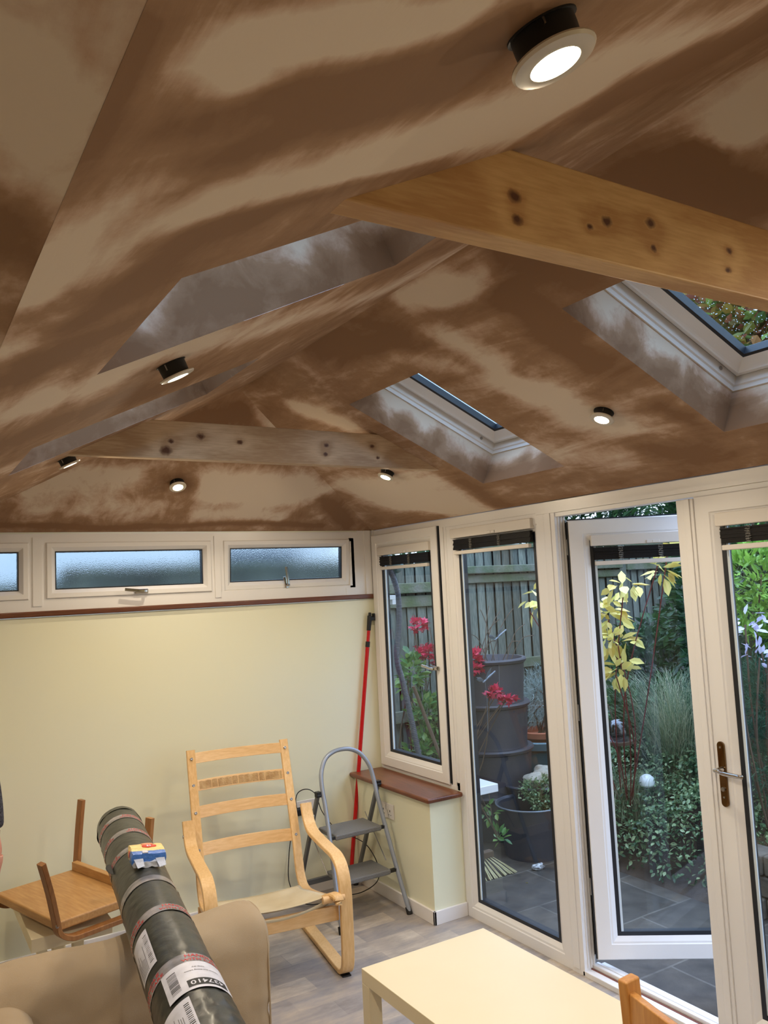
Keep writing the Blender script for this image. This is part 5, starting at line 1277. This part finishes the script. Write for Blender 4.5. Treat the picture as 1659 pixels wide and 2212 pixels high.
def blades(name, label, base, n, ln, spread, m, seed, cat='grass'):
    rnd = random.Random(seed); t = thing(name, label, cat, base); vs, fs = [], []
    for _ in range(n):
        a = rnd.uniform(0,6.28); l = ln*rnd.uniform(.5,1.1); sp = spread*rnd.uniform(.2,1); b0 = V((rnd.gauss(0,.07), rnd.gauss(0,.07), 0)); d = V((math.cos(a),math.sin(a),0)); s = d.cross(V((0,0,1)))*.0022; k0 = len(vs)
        for q in range(7):
            f_ = q/6; p = b0+d*sp*f_**1.5+V((0,0,l*(f_-.42*f_**2.6))); vs += [p-s*(1.1-f_), p+s*(1.1-f_)]
        for q in range(6): fs.append((k0+2*q, k0+2*q+1, k0+2*q+3, k0+2*q+2))
    me = bpy.data.meshes.new('blades'); me.from_pydata([tuple(v) for v in vs], [], fs); me.materials.append(m)
    o = bpy.data.objects.new('blades', me); COL.objects.link(o); o.parent = t; WM[o.name] = wm(t); return t
blades('ornamental_grass', 'tall fine arching ornamental grass behind the open door glass', (4.85,4.0,.25), 1500, 1.35, .75, LGRA, 21)
blades('ornamental_grass', 'low tuft of fine grass beside the white globe light', (4.35,4.03,.15), 420, .55, .28, LGRA, 22)
blades('ornamental_grass', 'arching grass between the fence post and the dark evergreen shrub', (5.3,4.9,.25), 700, 1.1, .6, LGRA, 23)
plant('evergreen_shrub', 'dark feathery evergreen shrub right of the arching grass', 'shrub', (5.2,3.75,.2), [((5.15,3.75,.85),(.45,.40,.50),5200),((5.2,3.55,1.25),(.28,.28,.35),2200)], .06, 'needle', LCON, 6, BARK, seed=11, shell=.45)
plant('evergreen_shrub', 'dark broadleaved evergreen shrub behind the globe light', 'shrub', (5.0,4.35,.2), [((5.05,4.45,.66),(.50,.50,.40),3000)], .06, 'oval', LDARK, 6, BARK, seed=12, shell=.5)
plant('evergreen_shrub', 'dark evergreen shrub in shade at the foot of the fence', 'shrub', (6.3,5.2,.2), [((6.1,5.2,.8),(.7,.45,.75),2600),((7.3,4.9,1.1),(.7,.6,.9),2600)], .08, 'oval', LDARK, 6, BARK, seed=13, shell=.5)
plant('bright_shrub', 'bright lime green shrub with whorled leaves beyond the closed door', 'shrub', (5.0,3.4,.2), [((4.95,3.36,1.70),(.32,.34,.36),1300),((5.1,3.15,1.45),(.34,.3,.3),700)], .085, 'lance', LBRI, 3, BARK, seed=14, shell=.75)
plant('evergreen_shrub', 'dark shrub behind the bright lime green one', 'shrub', (6.2,4.0,.2), [((6.0,4.1,1.5),(.8,.9,1.0),4200),((5.9,2.9,1.5),(.7,.9,1.1),3600)], .09, 'oval', LDARK, 6, BARK, seed=15, shell=.6)
plant('mauve_shrub', 'shrub with pale mauve leaves below the lime green shrub', 'shrub', (4.45,3.05,.2), [((4.36,3.02,1.46),(.14,.12,.12),26),((4.36,2.98,1.30),(.10,.08,.08),12)], .062, 'oval', LMAU, 3, BARK, seed=16)
plant('feathery_conifer', 'feathery dark green conifer beyond the closed door', 'conifer', (4.65,3.0,.1), [((4.62,3.02,1.02),(.34,.36,.36),5200),((4.6,2.95,.62),(.36,.40,.34),4200)], .055, 'needle', LCON, 6, BARK, seed=17, shell=.4)
plant('garden_tree', 'tall green and russet tree seen through the roof window', 'tree', (8.3,5.3,0), [((7.6,4.8,4.3),(1.3,1.2,1.3),3600),((8.8,5.3,4.8),(1.3,1.3,1.2),2600)], .17, 'oval', leaf_mat('tree_leaf', [(70,104,52),(120,140,66),(176,150,70),(170,90,76),(96,128,60)], .5), 5, BARK, seed=18, sr=.03)
for k, (c, r_, n_) in enumerate((((7.0,6.9,2.2),(1.3,.6,1.5),7500), ((9.2,6.9,2.2),(1.4,.7,1.6),6800), ((4.9,7.2,1.5),(1.2,.6,1.0),2600), ((8.6,3.6,1.1),(.8,1.4,1.7),4600), ((8.4,1.2,1.1),(.8,1.4,1.7),3600))):
    plant('conifer_hedge', ['dark conifer showing over the fence above the open door', 'dark conifer at the far right behind the fence', 'low conifer top just above the fence behind the bins', 'dark hedge at the far end of the bed', 'dark hedge along the garden side nearest the camera'][k], 'hedge', (c[0],c[1],GZ), [(c, r_, n_)], .12, 'lance', LDARK, 4, BARK, seed=30+k, shell=.35, sr=.03, group='background conifers')
# lamp, dome, stone wall ---------------------------------------------------
t = thing('globe_light', 'white domed solar garden light in the ground cover', 'garden light', (4.40,3.915,GZ))
bm = bmesh.new(); lathe(bm, (4.40,3.915,.385), [(0,-.013),(.037,-.013),(.050,.0),(.052,.022),(.044,.048),(.024,.065),(0,.071)], 28); part('globe', bm, mat('white_globe', (224,228,226), .35), t, smooth=True)
bm = bmesh.new(); cyl(bm, (4.40,3.915,GZ), (4.40,3.915,.375), .008, n=10); part('stake', bm, BLKP, t)
t = thing('glass_cloche', 'dark glass dome on a small bird table behind the open door', 'cloche', (4.35,4.08,.2))
bm = bmesh.new(); lathe(bm, (4.35,4.10,.665), [(.078,0),(.080,.06),(.070,.105),(.045,.135),(0,.148)], 28); o = part('glass_dome', bm, glass_mat('smoky_glass', (.5,.5,.52), 1.6), t, smooth=True); md = o.modifiers.new('th','SOLIDIFY'); md.thickness = .003
bm = bmesh.new(); lathe(bm, (4.35,4.10,.64), [(0,0),(.095,0),(.10,.022),(0,.022)], 28); cyl(bm, (4.35,4.10,.1), (4.35,4.10,.64), .012, n=10); part('table_stand', bm, BARK, t, smooth=True)
bm = bmesh.new(); rnd = random.Random(3)
t = thing('stone_edging', 'low weathered stone wall edging the bed beyond the closed door', 'garden wall', (4.05,2.3,GZ))
y = .9
k = 0
while y < 3.05 and k < 99:
    for row in range(3):
        l = rnd.uniform(.16,.28); y1 = y+.22
        part('stone_block', B(((4.08+rnd.uniform(-.012,.012),y+.11*(row%2),GZ+row*.115),(4.26,y+.11*(row%2)+.215,GZ+row*.115+.11))), MATS.get('dark_walling') or mat('dark_walling', (100,92,80), .9, bump=(24,.9), var=(10,(66,62,56))), t, bevel=.012)
    y += .22; k += 1
# ================================================================ PERSON at the left edge of the view
SKIN = mat('skin', (206,150,128), .5, bump=(200,.05), var=(30,(190,126,108))); KNIT = mat('charcoal_knit', (46,46,56), .95, bump=(260,1.2), var=(150,(92,92,104)))
TROU = mat('dark_trousers', (44,48,58), .9, bump=(400,.3)); HAIR = mat('grey_brown_hair', (104,92,82), .7, bump=(180,.8)); SHOE = mat('dark_shoe', (34,30,28), .5)
def skin_fig(name, verts, edges, radii, mt, parent, root=0, sub=2):
    me = bpy.data.meshes.new(name); me.from_pydata([tuple(v) for v in verts], edges, []); me.materials.append(mt)
    o = bpy.data.objects.new(name, me); COL.objects.link(o)
    if parent is not None: o.parent = parent; WM[o.name] = wm(parent)
    md = o.modifiers.new('skin', 'SKIN'); md.use_smooth_shade = True
    if not me.skin_vertices: me.attributes.new
    sv = me.skin_vertices[0].data
    for i, r in enumerate(radii): sv[i].radius = r if isinstance(r, tuple) else (r, r); sv[i].use_root = (i == root)
    sb = o.modifiers.new('sub', 'SUBSURF'); sb.levels = sub; sb.render_levels = sub
    return o
def build_person():
    base = V((.085, 3.44, 0)); t = thing('person', 'person at the left edge in a charcoal knitted sweater, one hand hanging', 'person', base)
    vs, es, rs = [], [], []
    def add(p, r, parent=None):
        vs.append(p); rs.append(r)
        if parent is not None: es.append((parent, len(vs)-1))
        return len(vs)-1
    pel = add((0,0,.95), (.155,.11)); ab = add((0,0,1.10), (.14,.105), pel); ch = add((0,.01,1.28), (.155,.11), ab); nk = add((0,.01,1.46), (.058,.058), ch); hd = add((0,-.005,1.55), (.066,.078), nk); cr = add((0,-.01,1.645), (.074,.092), hd); add((0,.0,1.70), (.05,.062), cr)
    wr = {}
    for s in (1,-1):
        sh = add((s*.165,.01,1.40), .058, ch); el = add((s*.225,.035,1.14), .042, sh)
        fo = add((s*.238,.0,1.05), .040, el); w_ = add((s*.246,-.03,.955), .027, fo); pa = add((s*.262,-.045,.905), (.022,.038), w_); pb = add((s*.263,-.052,.868), (.017,.040), pa)
        wr[s] = w_
        for k, (dy, l) in enumerate(((-.030,.066),(-.010,.074),(.010,.070),(.028,.056))):
            a = add((s*.262,-.052+dy,.850), .0095, pb); b_ = add((s*.256,-.054+dy*1.05,.850-l*.5), .0088, a); add((s*.244,-.054+dy*1.05,.850-l), .0075, b_)
        a = add((s*.257,-.078,.885), .011, pa); b_ = add((s*.250,-.094,.862), .0095, a); add((s*.244,-.098,.838), .008, b_)
        hp_ = add((s*.09,0,.88), .085, pel); kn = add((s*.10,-.01,.49), .058, hp_); cf = add((s*.10,.01,.33), .052, kn); an = add((s*.10,.015,.09), .036, cf); add((s*.11,-.10,.045), (.035,.028), an)
    skin_fig('body', vs, es, rs, SKIN, t)
    # face
    bm = bmesh.new(); bmesh.ops.create_icosphere(bm, subdivisions=3, radius=.016); bm.transform(Matrix.Translation((0,-.098,1.585)) @ Matrix.Diagonal((.8,1.0,1.4,1))); part('nose', bm, SKIN, t, local=True, smooth=True)
    for s in (1,-1):
        bm = bmesh.new(); bmesh.ops.create_icosphere(bm, subdivisions=3, radius=.012); bm.transform(Matrix.Translation((s*.031,-.078,1.612))); part('eye', bm, mat('eye_white', (230,226,220), .2), t, local=True, smooth=True)
        bm = bmesh.new(); bmesh.ops.create_icosphere(bm, subdivisions=3, radius=.028); bm.transform(Matrix.Translation((s*.077,.0,1.60)) @ Matrix.Diagonal((.3,.6,1,1))); part('ear', bm, SKIN, t, local=True, smooth=True)
    bm = bmesh.new(); bmesh.ops.create_icosphere(bm, subdivisions=2, radius=.02); bm.transform(Matrix.Translation((0,-.082,1.552)) @ Matrix.Diagonal((1.2,.4,.28,1))); part('mouth', bm, mat('lips', (170,96,88), .5), t, local=True, smooth=True)
    bm = bmesh.new(); bmesh.ops.create_icosphere(bm, subdivisions=4, radius=.1)
    for v in list(bm.verts):
        v.co = V((v.co.x*.88, v.co.y*1.06, v.co.z*1.02))*(1+.05*noise.noise(v.co*30))
    bmesh.ops.delete(bm, geom=[v for v in bm.verts if v.co.y < -.035 and v.co.z < .045 or v.co.z < -.05], context='VERTS')
    bm.transform(Matrix.Translation((0,.005,1.645))); o = part('hair', bm, HAIR, t, local=True, smooth=True); md = o.modifiers.new('th','SOLIDIFY'); md.thickness = .01
    # sweater
    vs2, es2, rs2 = [], [], []
    def add2(p, r, parent=None):
        vs2.append(p); rs2.append(r)
        if parent is not None: es2.append((parent, len(vs2)-1))
        return len(vs2)-1
    a = add2((0,0,.90), (.185,.14)); b_ = add2((0,0,1.10), (.165,.13), a); c = add2((0,.01,1.28), (.175,.13), b_); add2((0,.01,1.44), (.078,.075), c)
    for s in (1,-1):
        sh = add2((s*.168,.01,1.39), .074, c); el = add2((s*.226,.035,1.15), .058, sh); m_ = add2((s*.238,.0,1.06), .055, el); e2 = add2((s*.243,-.018,.995), .050, m_); add2((s*.245,-.027,.972), .046, e2)
    skin_fig('sweater', vs2, es2, rs2, KNIT, t)
    vs3, es3, rs3 = [(0,0,.93)], [], [(.165,.125)]
    for s in (1,-1):
        i = len(vs3); vs3 += [(s*.09,0,.86),(s*.10,-.01,.49),(s*.10,.01,.30),(s*.10,.012,.08)]; rs3 += [.105,.080,.074,.070]; es3 += [(0,i),(i,i+1),(i+1,i+2),(i+2,i+3)]
    skin_fig('trousers', vs3, es3, rs3, TROU, t)
    for s in (1,-1):
        bm = bmesh.new(); bmesh.ops.create_icosphere(bm, subdivisions=3, radius=1)
        for v in bm.verts: v.co.z = max(v.co.z, -.55)
        bm.transform(Matrix.Translation((s*.105,-.05,.036)) @ Matrix.Diagonal((.050,.145,.065,1))); part('shoe', bm, SHOE, t, local=True, smooth=True)
build_person()
